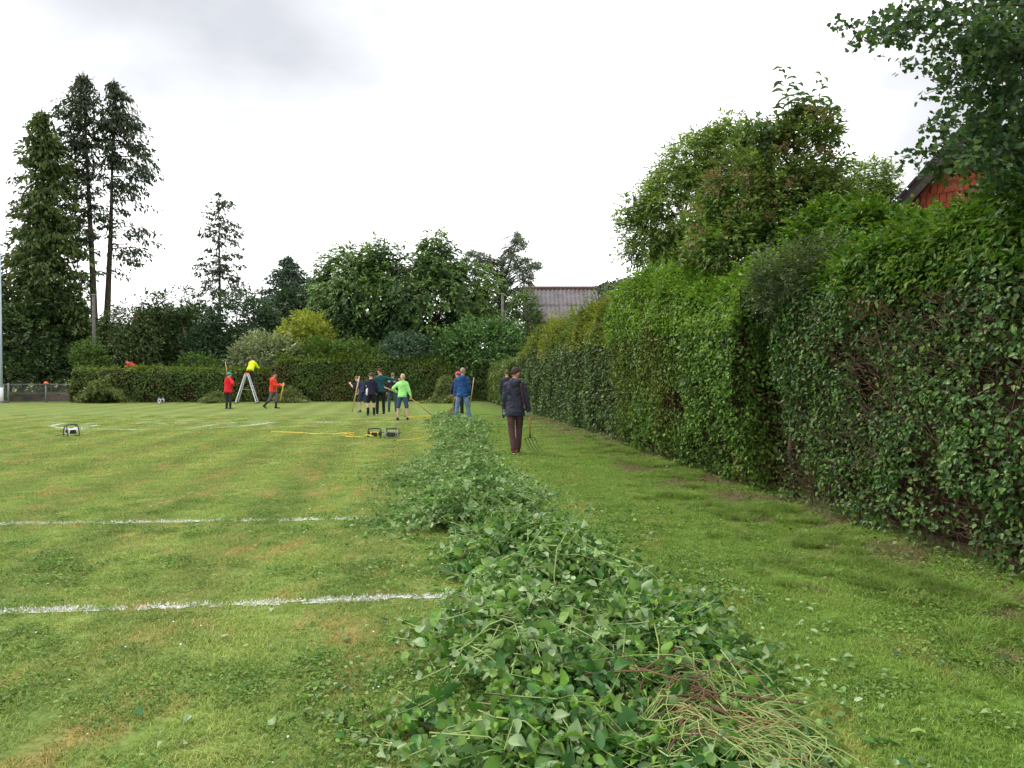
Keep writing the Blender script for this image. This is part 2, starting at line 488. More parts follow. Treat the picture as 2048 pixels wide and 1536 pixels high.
M['elder_top'] = leaf_mat('elder_shoot_leaf', [(0.05, 0.105, 0.045), (0.075, 0.13, 0.058), (0.10, 0.16, 0.07)], 0.3, 0.4, 0.7)
M['flower'] = leaf_mat('faded_flower', [(0.16, 0.135, 0.06), (0.21, 0.17, 0.09), (0.19, 0.12, 0.07)], 0.2, 0.8, 1.5)
M['ginkgo'] = leaf_mat('fan_leaf', [(0.024, 0.056, 0.026), (0.036, 0.076, 0.030), (0.052, 0.096, 0.034), (0.080, 0.136, 0.034)], 0.30, 0.5, 0.9, spec=0.15)
M['wood'] = mat('grey_post_wood', (0.115, 0.105, 0.095), 0.85, 0, 0.3, 5, 0.3, 30)
M['handle'] = mat('ash_handle', (0.50, 0.34, 0.16), 0.6, 0, 0.25, 4)
M['handle_or'] = mat('varnished_handle', (0.46, 0.22, 0.08), 0.5, 0, 0.25, 4)
M['handle_ye'] = mat('yellow_handle', (0.62, 0.42, 0.05), 0.5, 0, 0.15, 4)
M['alu'] = mat('aluminium', (0.62, 0.64, 0.67), 0.42, 0.6, 0.15, 12)
M['galv'] = mat('galvanised_steel', (0.27, 0.275, 0.28), 0.55, 0.5, 0.2, 8)
M['polepaint'] = mat('pole_grey_blue', (0.42, 0.50, 0.56), 0.5, 0.2, 0.15, 2)
M['whitepaint'] = mat('white_paint', (0.75, 0.76, 0.78), 0.5, 0, 0.12, 6)
M['black'] = mat('black_plastic', (0.016, 0.016, 0.018), 0.5, 0, 0.2, 6)
M['darksteel'] = mat('dark_steel', (0.07, 0.075, 0.07), 0.5, 0.7, 0.3, 8)
M['orange'] = mat('orange_plastic', (0.80, 0.13, 0.03), 0.5, 0, 0.1)
M['ycable'] = mat('yellow_cable', (0.72, 0.50, 0.03), 0.5, 0, 0.15)
M['bcable'] = mat('black_cable', (0.02, 0.02, 0.02), 0.5, 0, 0.15)

# ------------------------------------------------------------------ ground
gm = MB()
gm.add([(-3000, -60, 0), (3000, -60, 0), (3000, 4500, 0), (-3000, 4500, 0)], [(0, 1, 2, 3)])
tag(gm.build('ground', M['turf']), 'mown grass pitch with worn straw-coloured patches', 'ground', kind='structure')

HX0, HXS = 4.85, -0.138          # foot of the long hedge: x = HX0 + HXS * y
def hx(y): return HX0 + HXS * y

# ------------------------------------------------------------------ leaves
LEAF4 = (np.array([(0, 0, 0), (.40, .26, .11), (.31, .66, .06), (0, 1, -.13), (-.31, .66, .09), (-.40, .26, .08)]), [(0, 1, 2, 3), (0, 3, 4, 5)])
LEAF8 = (np.array([(0, 0, 0), (.25, .13, .07), (.41, .35, .15), (.36, .60, .14), (.17, .84, .0), (0, 1, -.20), (-.16, .84, .02), (-.35, .62, .17), (-.42, .36, .10), (-.26, .14, .05), (0, .48, .02)]),
         [(0, 1, 2, 10), (2, 3, 10), (3, 4, 5, 10), (0, 10, 8, 9), (8, 10, 7), (7, 10, 5, 6)])
LEAF2 = (np.array([(0, 0, 0), (.42, .42, .05), (0, 1, 0), (-.42, .42, .05)]), [(0, 1, 2, 3)])
SPRAY2 = (np.array([(0, 0, 0), (.5, .35, .06), (.12, 1, -.05), (-.5, .45, .04)]), [(0, 1, 2, 3)])
FAN = (np.array([(0, 0, 0), (.52, .62, .06), (.34, .95, .02), (.03, .80, -.04), (-.32, .96, .03), (-.52, .60, .05), (0, -.55, 0.0), (.02, -.55, .01)]), [(0, 1, 2, 3), (0, 3, 4, 5), (6, 7, 0)])

def basis(N, T):
    N = nrm(N)
    T = T - N * (T * N).sum(1, keepdims=True)
    T = nrm(T)
    B = np.cross(T, N)
    return B, T, N

def leaf_mesh(name, Pn, N, T, L, aspect=0.8, tmpl=LEAF4):
    tv, tf = tmpl
    n = len(Pn); k = len(tv)
    B, T, N = basis(N, T)
    L = np.broadcast_to(np.asarray(L, float), (n,))[:, None, None]
    aspect = aspect * rng.uniform(.72, 1.15, (n, 1, 1))          # no two leaves quite alike
    V = Pn[:, None, :] + L * (tv[None, :, 0:1] * aspect * B[:, None, :] + tv[None, :, 1:2] * T[:, None, :] + tv[None, :, 2:3] * rng.uniform(.3, 2.0, (n, 1, 1)) * N[:, None, :])
    lp = np.concatenate([np.array(f) for f in tf])
    cn = np.array([len(f) for f in tf])
    loops = (np.arange(n)[:, None] * k + lp[None, :])
    return mesh_np(name, V.reshape(-1, 3), loops, np.tile(cn, n))

def leaf_objs(name, Pn, N, T, L, aspect, tmpl, material, parent):
    """single leaves as parts that share one mesh"""
    tv, tf = tmpl
    me = bpy.data.meshes.new(name)
    me.from_pydata([(v[0] * aspect, v[1], v[2]) for v in tv], [], tf)
    me.materials.append(material)
    B, T, N = basis(N, T)
    L = np.broadcast_to(np.asarray(L, float), (len(Pn),))
    inv = parent.matrix_basis.inverted() if parent is not None else Matrix()
    for i in range(len(Pn)):
        o = bpy.data.objects.new(name, me)
        COL.objects.link(o)
        m = Matrix(((B[i][0] * L[i], T[i][0] * L[i], N[i][0] * L[i], Pn[i][0]),
                    (B[i][1] * L[i], T[i][1] * L[i], N[i][1] * L[i], Pn[i][1]),
                    (B[i][2] * L[i], T[i][2] * L[i], N[i][2] * L[i], Pn[i][2]), (0, 0, 0, 1)))
        o.parent = parent
        o.matrix_basis = inv @ m

def sprays(Pn, O, m, length, size, up=0.3, droop=0.0, spread=0.9, jit=0.5, flat=0.6):
    """m leaves along a short shoot at every point; O: outward direction. returns P,N,T,L"""
    n = len(Pn)
    D = nrm(O + np.array([0, 0, up - droop]) + jit * rng.normal(size=(n, 3)))
    up3 = np.array([[0, 0, 1.0]])
    S = np.cross(D, np.broadcast_to(up3, D.shape)); S = nrm(S + 1e-4)
    U = np.cross(S, D)
    LP = []; LN = []; LT = []; LL = []
    Ln = length * rng.uniform(0.6, 1.3, (n, 1))
    for j in range(m):
        t = (j + 0.6) / m
        sd = 1 if j % 2 else -1
        a = rng.normal(0, 0.35, (n, 1))
        p = Pn + D * (Ln * t) - np.array([[0, 0, 1.0]]) * (droop * 0.35 * Ln * t * t)
        T = nrm(D * (0.55 + 0.7 * t) + S * (sd * spread * (1.15 - 0.7 * t)) + 0.25 * rng.normal(size=(n, 3)) - np.array([[0, 0, droop * 0.6]]))
        N = nrm(U * flat + 0.35 * O + S * a + 0.4 * rng.normal(size=(n, 3)) + np.array([[0, 0, 0.35]]))
        LP.append(p); LN.append(N); LT.append(T)
        LL.append(size * rng.uniform(0.65, 1.25, n))
    return np.concatenate(LP), np.concatenate(LN), np.concatenate(LT), np.concatenate(LL)

def crown_points(blobs, n, shell=0.4, seed=0, gap=0.0, gscale=1.0, lump=0.22, lscale=1.6):
    B = np.array(blobs, float)
    area = B[:, 3] * B[:, 5] + B[:, 4] * B[:, 5] + B[:, 3] * B[:, 4]
    idx = rng.choice(len(B), n, p=area / area.sum())
    d = rdir(n)
    c = B[idx, :3]; r = B[idx, 3:]
    k = 1 - shell * rng.random((n, 1)) ** 1.4
    mean_r = r.mean(1, keepdims=True)
    ln = (fbm(c * 3.7 + d * mean_r, lscale / max(0.4, float(mean_r.mean())), seed, 2) - 0.5)[:, None]
    p = c + d * r * k * (1 + 2 * lump * ln)
    o = nrm(d / r)
    keep = np.ones(n, bool)
    for b in B:                                   # drop what lies deep inside another lobe
        q = (((p - b[:3]) / b[3:]) ** 2).sum(1)
        keep &= ~(q < 0.30)
    if gap > 0:
        keep &= vnoise(p, gscale, seed + 9) > gap
    keep &= p[:, 2] > 0.05
    return p[keep], o[keep]

def limb_tubes(mb, base, targets, r0, sides=6, sag=0.0):
    base = Vector(base)
    for t in targets:
        t = Vector(t)
        d = t - base
        mid1 = base + d * 0.35 + Vector((random.uniform(-.1, .1), random.uniform(-.1, .1), 0.06)) * d.length
        mid2 = base + d * 0.7 + Vector((random.uniform(-.1, .1), random.uniform(-.1, .1), 0.04 - sag)) * d.length
        mb.tube([base, mid1, mid2, t], [r0, r0 * .7, r0 * .45, r0 * .15], sides)

# ------------------------------------------------------------------ hedges
def hedge(name, label, start, dirv, length, out, prof, depth_top, mat_face, mat_top, n_face, leaf, top_z, n_top, tmpl=LEAF4,
          gaps=0.0, gap_scale=1.2, near_cap=False, twigs=0, lump=0.12, lump_scale=0.9, top_var=0.35, n_shoots=0, inset=0.28,
          n_parts=0, top_leaf=None, shoot_len=0.45, depth_in=0.22, low_thin=0.0, group=None, top_seed=3, rise=None):
    """prof: outline seen from the end, list of (outward offset, height). One thing: foliage, top growth, twigs, inside."""
    start = Vector(start); e = np.array(Vector(dirv).normalized()); o = np.array(Vector(out).normalized())
    root = thing(name, label, 'hedge', start + Vector(dirv).normalized() * (length / 2), 0, group)
    inv = root.location.copy()
    st = np.array(start)
    pr = np.array(prof, float)
    seg = np.linalg.norm(np.diff(pr, axis=0), axis=1)
    cum = np.concatenate([[0], np.cumsum(seg)])
    def top_scale(s):
        q = np.stack([s, np.zeros_like(s), np.zeros_like(s)], 1)
        return 1 + top_var * (fbm(q, 0.55, top_seed, 3) - 0.5)
    def surf(n, lo=0.0, hi=1.0):
        u = (lo + (hi - lo) * rng.random(n)) * cum[-1]
        k = np.clip(np.searchsorted(cum, u) - 1, 0, len(seg) - 1)
        f = ((u - cum[k]) / seg[k])[:, None]
        pp = pr[k] * (1 - f) + pr[k + 1] * f
        tv = (pr[k + 1] - pr[k]) / seg[k][:, None]
        nn = np.stack([tv[:, 1], -tv[:, 0]], 1)       # outward in (offset, z)
        s = rng.random(n) * length
        zz = pp[:, 1].copy()
        hi_ = zz > top_z * 0.8
        zz[hi_] = top_z * 0.8 + (zz[hi_] - top_z * 0.8) * (1 + 3.0 * (top_scale(s[hi_]) - 1))
        if rise is not None:
            zz = zz + np.interp(s / length, np.linspace(0, 1, len(rise)), rise) * np.clip((zz - .45 * top_z) / (.75 * top_z), 0, 1)
        pos = st + e * s[:, None] + o * pp[:, 0:1]
        pos[:, 2] = zz
        nor = o * nn[:, 0:1]; nor = nor + np.array([0, 0, 1.0]) * nn[:, 1:2]
        bl = (fbm(pos, lump_scale, 5, 3) - 0.5)[:, None] * 2 * lump
        pos = pos + nor * bl
        return pos, nrm(nor), s
    # face leaves
    pos, nor, s = surf(n_face)
    dep = rng.exponential(0.4, n_face)[:, None].clip(0, 1.6) * depth_in
    pos = pos - nor * dep
    keep = pos[:, 2] > 0.04
    if gaps > 0:
        g = fbm(pos, gap_scale, 21, 3)
        keep &= ~((g < gaps) & (rng.random(n_face) < 0.84) & (pos[:, 2] < top_z - .15 - 1.3 * vnoise(pos, 1.3, 13)))
    if low_thin > 0:
        keep &= ~((pos[:, 2] < 0.5) & (rng.random(n_face) < low_thin))
    if near_cap:
        nc = int(n_face * 0.12)
        oo = rng.random(nc) * depth_top
        zz = rng.random(nc) * top_z
        cp = st + o * (-oo[:, None]) + e * (rng.exponential(0.1, nc)[:, None])
        cp[:, 2] = zz
        cp = cp + (-e) * ((fbm(cp, 1.2, 8, 2) - 0.5) * 0.35)[:, None]
        pos = np.concatenate([pos, cp]); nor = np.concatenate([nor, np.broadcast_to(-e, cp.shape)]); keep = np.concatenate([keep, np.ones(nc, bool)])
        dep = np.concatenate([dep, np.full((nc, 1), 0.1)])
    pos, nor, dep = pos[keep], nor[keep], dep[keep][:, 0]
    n = len(pos)
    N = nrm(nor * 0.9 + np.array([0, 0, 0.55]) + 0.55 * rng.normal(size=(n, 3)))
    T = nrm(nor * 0.35 + np.array([0, 0, -0.55]) + 0.7 * rng.normal(size=(n, 3)))
    L = leaf * rng.uniform(0.6, 1.35, n)
    istop = pos[:, 2] > top_z + (fbm(pos, 1.1, 31, 2) - 0.5) * 0.9
    face = ~istop
    if n_parts:
        tmpl_p = LEAF8
        # leaves that stand proud on the face, nearest the camera and in frame
        dist = np.linalg.norm(pos - np.array([0, 0, CAMH]), axis=1)
        px = pos[:, 0] / pos[:, 1]
        cand = np.where(face & (dep < 0.02) & (px < 0.70) & (px > -0.7) & (pos[:, 2] > 0.5))[0]
        cand = cand[np.argsort(dist[cand])][:n_parts * 3]
        sel = rng.choice(cand, min(n_parts, len(cand)), replace=False)
        pp = pos[sel] + nor[sel] * 0.03
        leaf_objs('leaf', pp, N[sel], T[sel], L[sel] * 1.15, 0.85, tmpl_p, mat_face, root)
        msk = np.ones(n, bool); msk[sel] = False
        face = face & msk
    ctr = np.array(inv)
    stuff(mk('foliage', leaf_mesh('foliage', pos[face] - ctr, N[face], T[face], L[face], 0.85, tmpl), mat_face, root))
    # wild growth on top
    tl = top_leaf or leaf
    A = [pos[istop] - ctr]; AN = [N[istop]]; AT = [T[istop]]; AL = [L[istop] * tl / leaf]
    lo = float(cum[min(np.searchsorted(pr[:, 1] >= top_z, True), len(cum) - 1)] / cum[-1])
    if n_top:
        p2, n2, s2 = surf(n_top, lo * 0.97, 1.0)
        sp = sprays(p2 - n2 * 0.12, n2, 6, 0.26, tl, up=0.4, jit=0.45)
        A.append(sp[0] - ctr); AN.append(sp[1]); AT.append(sp[2]); AL.append(sp[3])
    if n_shoots:
        p2, n2, s2 = surf(n_shoots, lo, 1.0)
        up_ = nrm(np.array([[0, 0, 1.0]]) + 0.35 * n2 + 0.15 * rng.normal(size=n2.shape))
        sp = sprays(p2 - up_ * 0.1, up_, 9, shoot_len, tl, up=0.3, jit=0.15)
        A.append(sp[0] - ctr); AN.append(sp[1]); AT.append(sp[2]); AL.append(sp[3])
    A = np.concatenate(A)
    if len(A):
        stuff(mk('top_growth', leaf_mesh('top_growth', A, np.concatenate(AN), np.concatenate(AT), np.concatenate(AL), 0.75, tmpl), mat_top, root))
    # twigs
    if twigs:
        mb = MB()
        for i in range(twigs):
            s0 = random.uniform(0, length); z0 = random.uniform(0.05, top_z * 0.95)
            d0 = random.uniform(-0.28, -0.05)
            p0 = st + e * s0 + o * d0; p0[2] = z0
            v = e * random.uniform(-.5, .5) + np.array([0, 0, 1.0]) * random.uniform(-.1, .5) + o * random.uniform(0.0, .5)
            ln = random.uniform(.2, .55)
            p1 = p0 + v * ln * .5 + np.array([random.uniform(-.03, .03), random.uniform(-.03, .03), random.uniform(-.03, .03)])
            p2 = p0 + v * ln
            mb.tube([p0 - ctr, p1 - ctr, p2 - ctr], [.0042, .003, .0012], 3, False)
        for i in range(int(length * 3)):
            s0 = length * (i + random.random()) / (length * 3)
            p0 = st + e * s0 + o * random.uniform(-.35, -.18); p0[2] = 0
            p1 = p0 + e * random.uniform(-.5, .5) + o * random.uniform(-.1, .1) + np.array([0, 0, top_z * .5]); p2 = p1 + e * random.uniform(-.6, .6) + np.array([0, 0, top_z * .45])
            mb.tube([p0 - ctr, p1 - ctr, p2 - ctr], [.014, .009, .004], 4, False)
        stuff(mb.build('twigs', M['twig'], root))
    # lumpy core of matted twigs set back; hedge shade put into its dark brown
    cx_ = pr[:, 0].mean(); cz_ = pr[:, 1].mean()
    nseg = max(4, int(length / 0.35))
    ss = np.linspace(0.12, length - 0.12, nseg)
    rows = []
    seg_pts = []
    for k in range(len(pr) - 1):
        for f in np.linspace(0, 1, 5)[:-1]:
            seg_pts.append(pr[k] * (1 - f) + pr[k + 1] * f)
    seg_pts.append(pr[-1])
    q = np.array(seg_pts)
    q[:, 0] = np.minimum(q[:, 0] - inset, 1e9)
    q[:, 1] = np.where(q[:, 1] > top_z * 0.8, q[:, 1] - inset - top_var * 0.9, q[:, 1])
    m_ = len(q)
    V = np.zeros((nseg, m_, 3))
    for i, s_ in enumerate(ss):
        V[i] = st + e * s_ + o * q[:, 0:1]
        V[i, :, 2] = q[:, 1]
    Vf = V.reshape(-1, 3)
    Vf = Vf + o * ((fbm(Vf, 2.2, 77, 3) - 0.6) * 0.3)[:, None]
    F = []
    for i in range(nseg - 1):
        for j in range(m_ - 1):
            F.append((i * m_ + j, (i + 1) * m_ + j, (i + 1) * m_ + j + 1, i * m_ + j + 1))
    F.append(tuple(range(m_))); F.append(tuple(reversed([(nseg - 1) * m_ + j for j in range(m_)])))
    me = bpy.data.meshes.new('shaded_core'); me.from_pydata([tuple(v - ctr) for v in Vf], [], F); me.update()
    mk('shaded_core', me, M['core'], root)
    return root

HE = (HXS, 1, 0)                  # along the long hedge, away from the camera
HO = (-1, HXS, 0)                 # towards the pitch
def hstart(y, off=0.0):
    v = Vector((hx(y), y, 0)); return v - Vector(HO).normalized() * off

PA = [(0, .03), (.03, 1.0), (.02, 2.0), (-.02, 2.6), (-.22, 2.98), (-.7, 3.2), (-1.3, 3.2), (-1.7, 2.8), (-1.8, 2.0)]
hedge('hornbeam_hedge', 'nearest hedge section, sparse dark leaves with brown twigs showing through', hstart(2.6, .12), HE, 7.3, HO, PA, 1.7,
      M['hedge_a'], M['top_a'], 70000, 0.053, 2.62, 2600, LEAF4, gaps=0.445, gap_scale=1.9, twigs=5500, lump=0.30, lump_scale=1.0,
      n_shoots=260, n_parts=300, top_leaf=0.07, inset=0.42, depth_in=0.26, low_thin=0.35)
PB = [(-.15, .03), (.05, .7), (.20, 1.7), (.18, 2.4), (.0, 2.85), (-.4, 3.15), (-1.0, 3.2), (-1.5, 2.8), (-1.7, 1.9)]
hedge('hornbeam_hedge', 'middle hedge section, dense trimmed green face under bright green top growth', hstart(10.4), HE, 7.1, HO, PB, 1.5,
      M['hedge_b'], M['top_b'], 54000, 0.060, 2.45, 3600, LEAF4, rise=[.0, .25, .55, .8, .85], gaps=0.415, gap_scale=1.7, near_cap=True, twigs=900, lump=0.24, lump_scale=1.0,
      n_shoots=260, inset=0.34, low_thin=0.3, top_leaf=0.075, top_seed=6)
PC = [(0, .03), (.03, 1.0), (.02, 2.0), (-.05, 2.5), (-.3, 2.9), (-.8, 3.25), (-1.3, 3.2), (-1.6, 2.8), (-1.7, 2.0)]
hedge('hornbeam_hedge', 'long distant hedge section beside the walking men, dark face with golden top', hstart(17.85, .34), HE, 18.4, HO, PC, 1.4,
      M['hedge_c'], M['top_c'], 62000, 0.085, 2.45, 4200, LEAF2, rise=[.0, .35, .6, .5, .35, .2, .0], gaps=0.34, gap_scale=0.9, near_cap=True, twigs=600, lump=0.24,
      n_shoots=420, top_leaf=0.10, inset=0.34, shoot_len=0.6)
PD = [(0, .03), (.08, .9), (.05, 1.7), (-.15, 2.15), (-.5, 2.4), (-1.0, 2.4), (-1.3, 2.0), (-1.3, 1.0)]
hedge('trimmed_hedge', 'low rounded trimmed hedge end where the long hedge meets the back hedge', hstart(36.4, -.15), HE, 9.0, HO, PD, 1.2,
      M['hedge_d'], M['hedge_d'], 12000, 0.13, 1.9, 300, LEAF2, near_cap=True, lump=0.08, inset=0.3, top_var=0.06)

# back hedge, in two heights
def back_pt(px, py): return G(px, py)
b0, b1, b2 = Vector((-25.9, 42.6, 0)), Vector((-14.6, 44.2, 0)), Vector((-1.0, 46.0, 0))
def span(a, b):
    d = (b - a); L = d.length; d.normalize()
    return a, d, L, Vector((d.y, -d.x, 0))
PE = [(0, .03), (.05, 1.0), (.04, 1.75), (-.12, 2.0), (-.5, 2.08), (-1.1, 2.05), (-1.3, 1.6), (-1.3, .6)]
a_, d_, L_, o_ = span(b0, b1)
hedge('trimmed_hedge', 'neatly trimmed lower hedge at the back left, behind the ladder', a_, d_, L_, o_, PE, 1.2,
      M['hedge_f'], M['hedge_ft'], 17000, 0.125, 1.85, 500, LEAF2, gaps=0.3, gap_scale=0.7, lump=0.10, inset=0.3, top_var=0.06, near_cap=True)
PF = [(0, .03), (.06, 1.0), (.06, 1.9), (-.05, 2.35), (-.3, 2.65), (-.8, 2.8), (-1.2, 2.6), (-1.4, 1.6)]
a_, d_, L_, o_ = span(b1 + Vector((.1, 0, 0)), b2)
hedge('shaggy_hedge', 'taller dark shaggy hedge at the back, behind the group of people', a_, d_, L_, o_, PF, 1.2,
      M['hedge_f'], M['hedge_ft'], 24000, 0.125, 2.35, 900, LEAF2, gaps=0.32, gap_scale=0.7, lump=0.18, inset=0.3, top_var=0.15, n_shoots=160)

# ------------------------------------------------------------------ trees and shrubs
def blob(px, py, rx, ry, Y, dr=0.9):
    c = P(px, py, Y)
    return (c.x, c.y, c.z, rx * Y / FPX, dr * rx * Y / FPX, ry * Y / FPX)

def broadleaf(name, label, cat, blobs, material, n, m, length, size, up=0.3, droop=0.0, gap=0.25, gscale=0.9, seed=0, shell=0.55,
              trunk_r=0.14, tmpl=LEAF2, aspect=0.8, base=None, group=None, lump=0.22, jit=0.5, fill=True, bark='bark', spread=0.9, lscale=1.6, dens=2.2):
    bb = np.array(blobs)
    if base is None:
        base = (float(np.average(bb[:, 0], weights=bb[:, 3])), float(bb[:, 1].mean()), 0)
    root = thing(name, label, cat, base, 0, group)
    ctr = np.array(base, float)
    p, o = crown_points(blobs, int(n * dens), shell, seed, gap, gscale, lump, lscale)
    sp = sprays(p, o, m, length, size, up, droop, jit=jit, spread=spread)
    k = sp[0][:, 2] > 0.03
    stuff(mk('crown', leaf_mesh('crown', sp[0][k] - ctr, sp[1][k], sp[2][k], sp[3][k], aspect, tmpl), material, root))
    mb = MB()
    zt = float(np.average(bb[:, 2], weights=bb[:, 3]))
    fork = Vector((0, 0, max(0.15, zt * 0.45)))
    mb.tube([(0, 0, 0), Vector((random.uniform(-.1, .1), 0, fork.z * .5)), fork], [trunk_r * 1.25, trunk_r, trunk_r * .85], 8)
    limb_tubes(mb, fork * 0.97, [Vector(b[:3]) - Vector(ctr) + Vector((0, 0, b[5] * 0.5)) for b in bb], trunk_r * 0.6)
    lt = []
    for b in bb:
        for q in range(4):
            d = Vector((random.gauss(0, 1), random.gauss(0, 1), random.uniform(-.2, 1))).normalized()
            s_ = Vector(b[:3]) - Vector(ctr)
            t_ = s_ + Vector((d.x * b[3], d.y * b[4], d.z * b[5])) * 0.85
            mb.tube([s_, s_.lerp(t_, .5) + Vector((0, 0, .08 * b[5])), t_], [trunk_r * .28, trunk_r * .18, trunk_r * .06], 5)
    mb.build('trunk', M[bark], root, True)
    return root

def conifer(name, label, base, height, profile, material, nb, per, spray, trunk_r=0.25, lean=(0, 0), droop=0.5, hang=0.7, seed=0,
            keepf=None, bark='bark_red', group=None, twist=0.0, aspect=0.42):
    """profile(t): branch length at relative height t (0 ground, 1 tip), optional azimuth bias in keepf(t, az, rand)"""
    base = Vector(base)
    root = thing(name, label, 'tree', base, 0, group)
    def axis(t):
        return Vector((lean[0] * t * height, lean[1] * t * height, t * height))
    mb = MB()
    mb.tube([axis(t) + Vector((.06 * math.sin(9 * t), .05 * math.cos(7 * t), 0)) for t in np.linspace(0, .985, 12)],
            [trunk_r * (1 - 0.93 * t) + 0.012 for t in np.linspace(0, 1, 12)], 8)
    LP = []; LO = []; LD = []; LS = []
    bb = MB()
    k = 0
    for i in range(nb):
        t = (i + rng.random()) / nb
        az = rng.random() * 2 * math.pi
        if keepf and not keepf(t, az, rng.random()):
            continue
        l = profile(t) * rng.uniform(0.5, 1.2) * (.7 + .6 * float(vnoise(np.array([[t * 9, math.cos(az) * 1.2, math.sin(az) * 1.2]]), 1.0, seed + 3)[0]))
        if l < 0.05: continue
        a = axis(t)
        h = Vector((math.cos(az), math.sin(az), 0))
        rise = 0.35 if t > 0.8 else 0.12
        tip = a + h * l + Vector((0, 0, l * (rise - droop * rng.uniform(.5, 1.3))))
        mid = a + h * l * 0.5 + Vector((0, 0, l * (rise * .9 - droop * 0.12)))
        bb.tube([a, mid, tip], [0.035 + .012 * l, 0.022, 0.006], 4, False)
        m = max(6, int(per * (0.4 + 0.6 * l / 2.0)))
        u = rng.random(m) ** 0.75 * 0.92 + 0.1
        u = u[:, None]
        A, Mi, Ti = np.array(a), np.array(mid), np.array(tip)
        pos = A * (1 - u) ** 2 + 2 * u * (1 - u) * Mi + u ** 2 * Ti
        side = np.array((-h.y, h.x, 0))
        off = rng.normal(0, 0.19, (m, 1)) * (0.6 + l * .35) * (0.4 + u)
        pos = pos + side * off - np.array([[0, 0, 1.0]]) * np.abs(off) * 0.35
        D = nrm(np.array(h) * rng.uniform(.2, .8, (m, 1)) + side * np.sign(off) * rng.uniform(0, .6, (m, 1)) - np.array([[0, 0, 1.0]]) * hang * rng.uniform(.3, 1.3, (m, 1)) + 0.2 * rng.normal(size=(m, 3)))
        LP.append(pos); LD.append(D); LS.append(spray * rng.uniform(.55, 1.35, m) * (0.75 + 0.35 * min(1, l)))
    LP = np.concatenate(LP); LD = np.concatenate(LD); LS = np.concatenate(LS)
    N = nrm(np.cross(LD, rdir(len(LD))) + np.array([[0, 0, 0.3]]))
    stuff(mk('crown', leaf_mesh('crown', LP, N, LD, LS, aspect, SPRAY2), material, root))
    mb.build('trunk', M[bark], root, True)
    stuff(bb.build('branches', M[bark], root))
    return root

def prof_cone(r0, tip=0.1, low=0.0, pw=0.85):
    return lambda t: 0.0 if t < low else (tip + r0 * max(0, 1 - t) ** pw)

def clumped_conifer(name, label, Y, trunk, outline, material, n_clump, per, spray, cr, trunk_r=.3, droop=.9, bark='bark', aspect=.4):
    """trunk: photo points from foot to tip; outline: (row, left, right, density). Clumps of hanging sprays, each on its own branch"""
    f = P(trunk[0][0], trunk[0][1], Y)
    root = thing(name, label, 'tree', (f.x, Y, 0))
    c0 = np.array((f.x, Y, 0.0))
    O_ = np.array(outline, float)
    tp_ = [Vector((f.x, Y, 0))] + [P(a, b, Y) for a, b in trunk]
    mb = MB(); mb.tube([q - Vector(c0) for q in tp_], [trunk_r * (1 - .55 * (k / (len(tp_) - 1)) - .4 * (k / (len(tp_) - 1)) ** 4) for k in range(len(tp_))], 8)
    mb.build('trunk', M[bark], root, True)
    txs = [p[0] for p in trunk]; tys = [p[1] for p in trunk]
    bb = MB(); C = []; D0 = []; SZ = []
    k = 0; tries = 0
    while k < n_clump and tries < n_clump * 40:
        tries += 1
        y = random.uniform(O_[0, 0], O_[-1, 0])
        l, r, dn = (float(np.interp(y, O_[:, 0], O_[:, q])) for q in (1, 2, 3))
        wmax = (O_[:, 2] - O_[:, 1]).max()
        if random.random() > dn * ((r - l) / wmax * .8 + .2): continue
        a = random.uniform(0, 6.283); q = math.sqrt(random.random()) * .96
        xm, xh = (l + r) / 2, (r - l) / 2
        px = xm + xh * q * math.cos(a)
        p = P(px, y, Y + xh * .75 * Y / FPX * q * math.sin(a))
        tx = float(np.interp(-y, [-v for v in tys], txs))
        b = P(tx, y - random.uniform(4, 16), Y)
        pm = b.lerp(p, .6) + Vector((0, 0, .25))
        bb.tube([b - Vector(c0), pm - Vector(c0), p - Vector(c0)], [.03, .02, .008], 4, False)
        h = p - b; h.z = 0
        SZ.append(min(1.0, .30 + (r - l) / 55)); C.append(np.array(p)); D0.append(np.array(h.normalized() if h.length > .05 else Vector((0, -1, 0)))); k += 1
    C = np.array(C); D0 = np.array(D0)
    n = len(C) * per
    sz = rng.uniform(.65, 1.35, len(C)) * np.array(SZ)
    DH = np.repeat(D0, per, 0); SH = np.stack([-DH[:, 1], DH[:, 0], 0 * DH[:, 0]], 1)
    ua = rng.uniform(-1, .8, (n, 1)); ub = rng.normal(0, .42, (n, 1)); sc1 = np.repeat(sz, per)[:, None] * cr
    pos = np.repeat(C, per, 0) + DH * ua * sc1 * 1.15 + SH * ub * sc1 * .9 + np.array([[0, 0, 1.0]]) * (rng.normal(0, .13, (n, 1)) - .38 * ua * np.abs(ua) - .35 * ub ** 2 - .12 * rng.random((n, 1))) * sc1
    dd = nrm(np.repeat(D0, per, 0) * rng.uniform(.1, .9, (n, 1)) - np.array([[0, 0, 1.0]]) * droop * rng.uniform(.2, 1.2, (n, 1)) + .35 * rng.normal(size=(n, 3)))
    N = nrm(np.cross(dd, rdir(n)) + np.array([[0, 0, .35]]))
    stuff(mk('crown', leaf_mesh('crown', pos - c0, N, dd, spray * rng.uniform(.5, 1.35, n), aspect, SPRAY2), material, root))
    stuff(bb.build('branches', M[bark], root))
    return root
clumped_conifer('cypress_tree', 'dense green cypress tree at far left, the fullest of the three tall ones', 50.0, [(90, 690), (88, 450), (84, 226)],
    [(224, 81, 88, 1), (240, 74, 98, 1), (285, 60, 112, 1), (350, 48, 132, 1), (420, 36, 152, 1), (500, 14, 168, 1), (600, 2, 178, 1), (700, -12, 186, 1), (745, 0, 170, .8)], M['cypress'], 520, 46, .40, .85, .30)
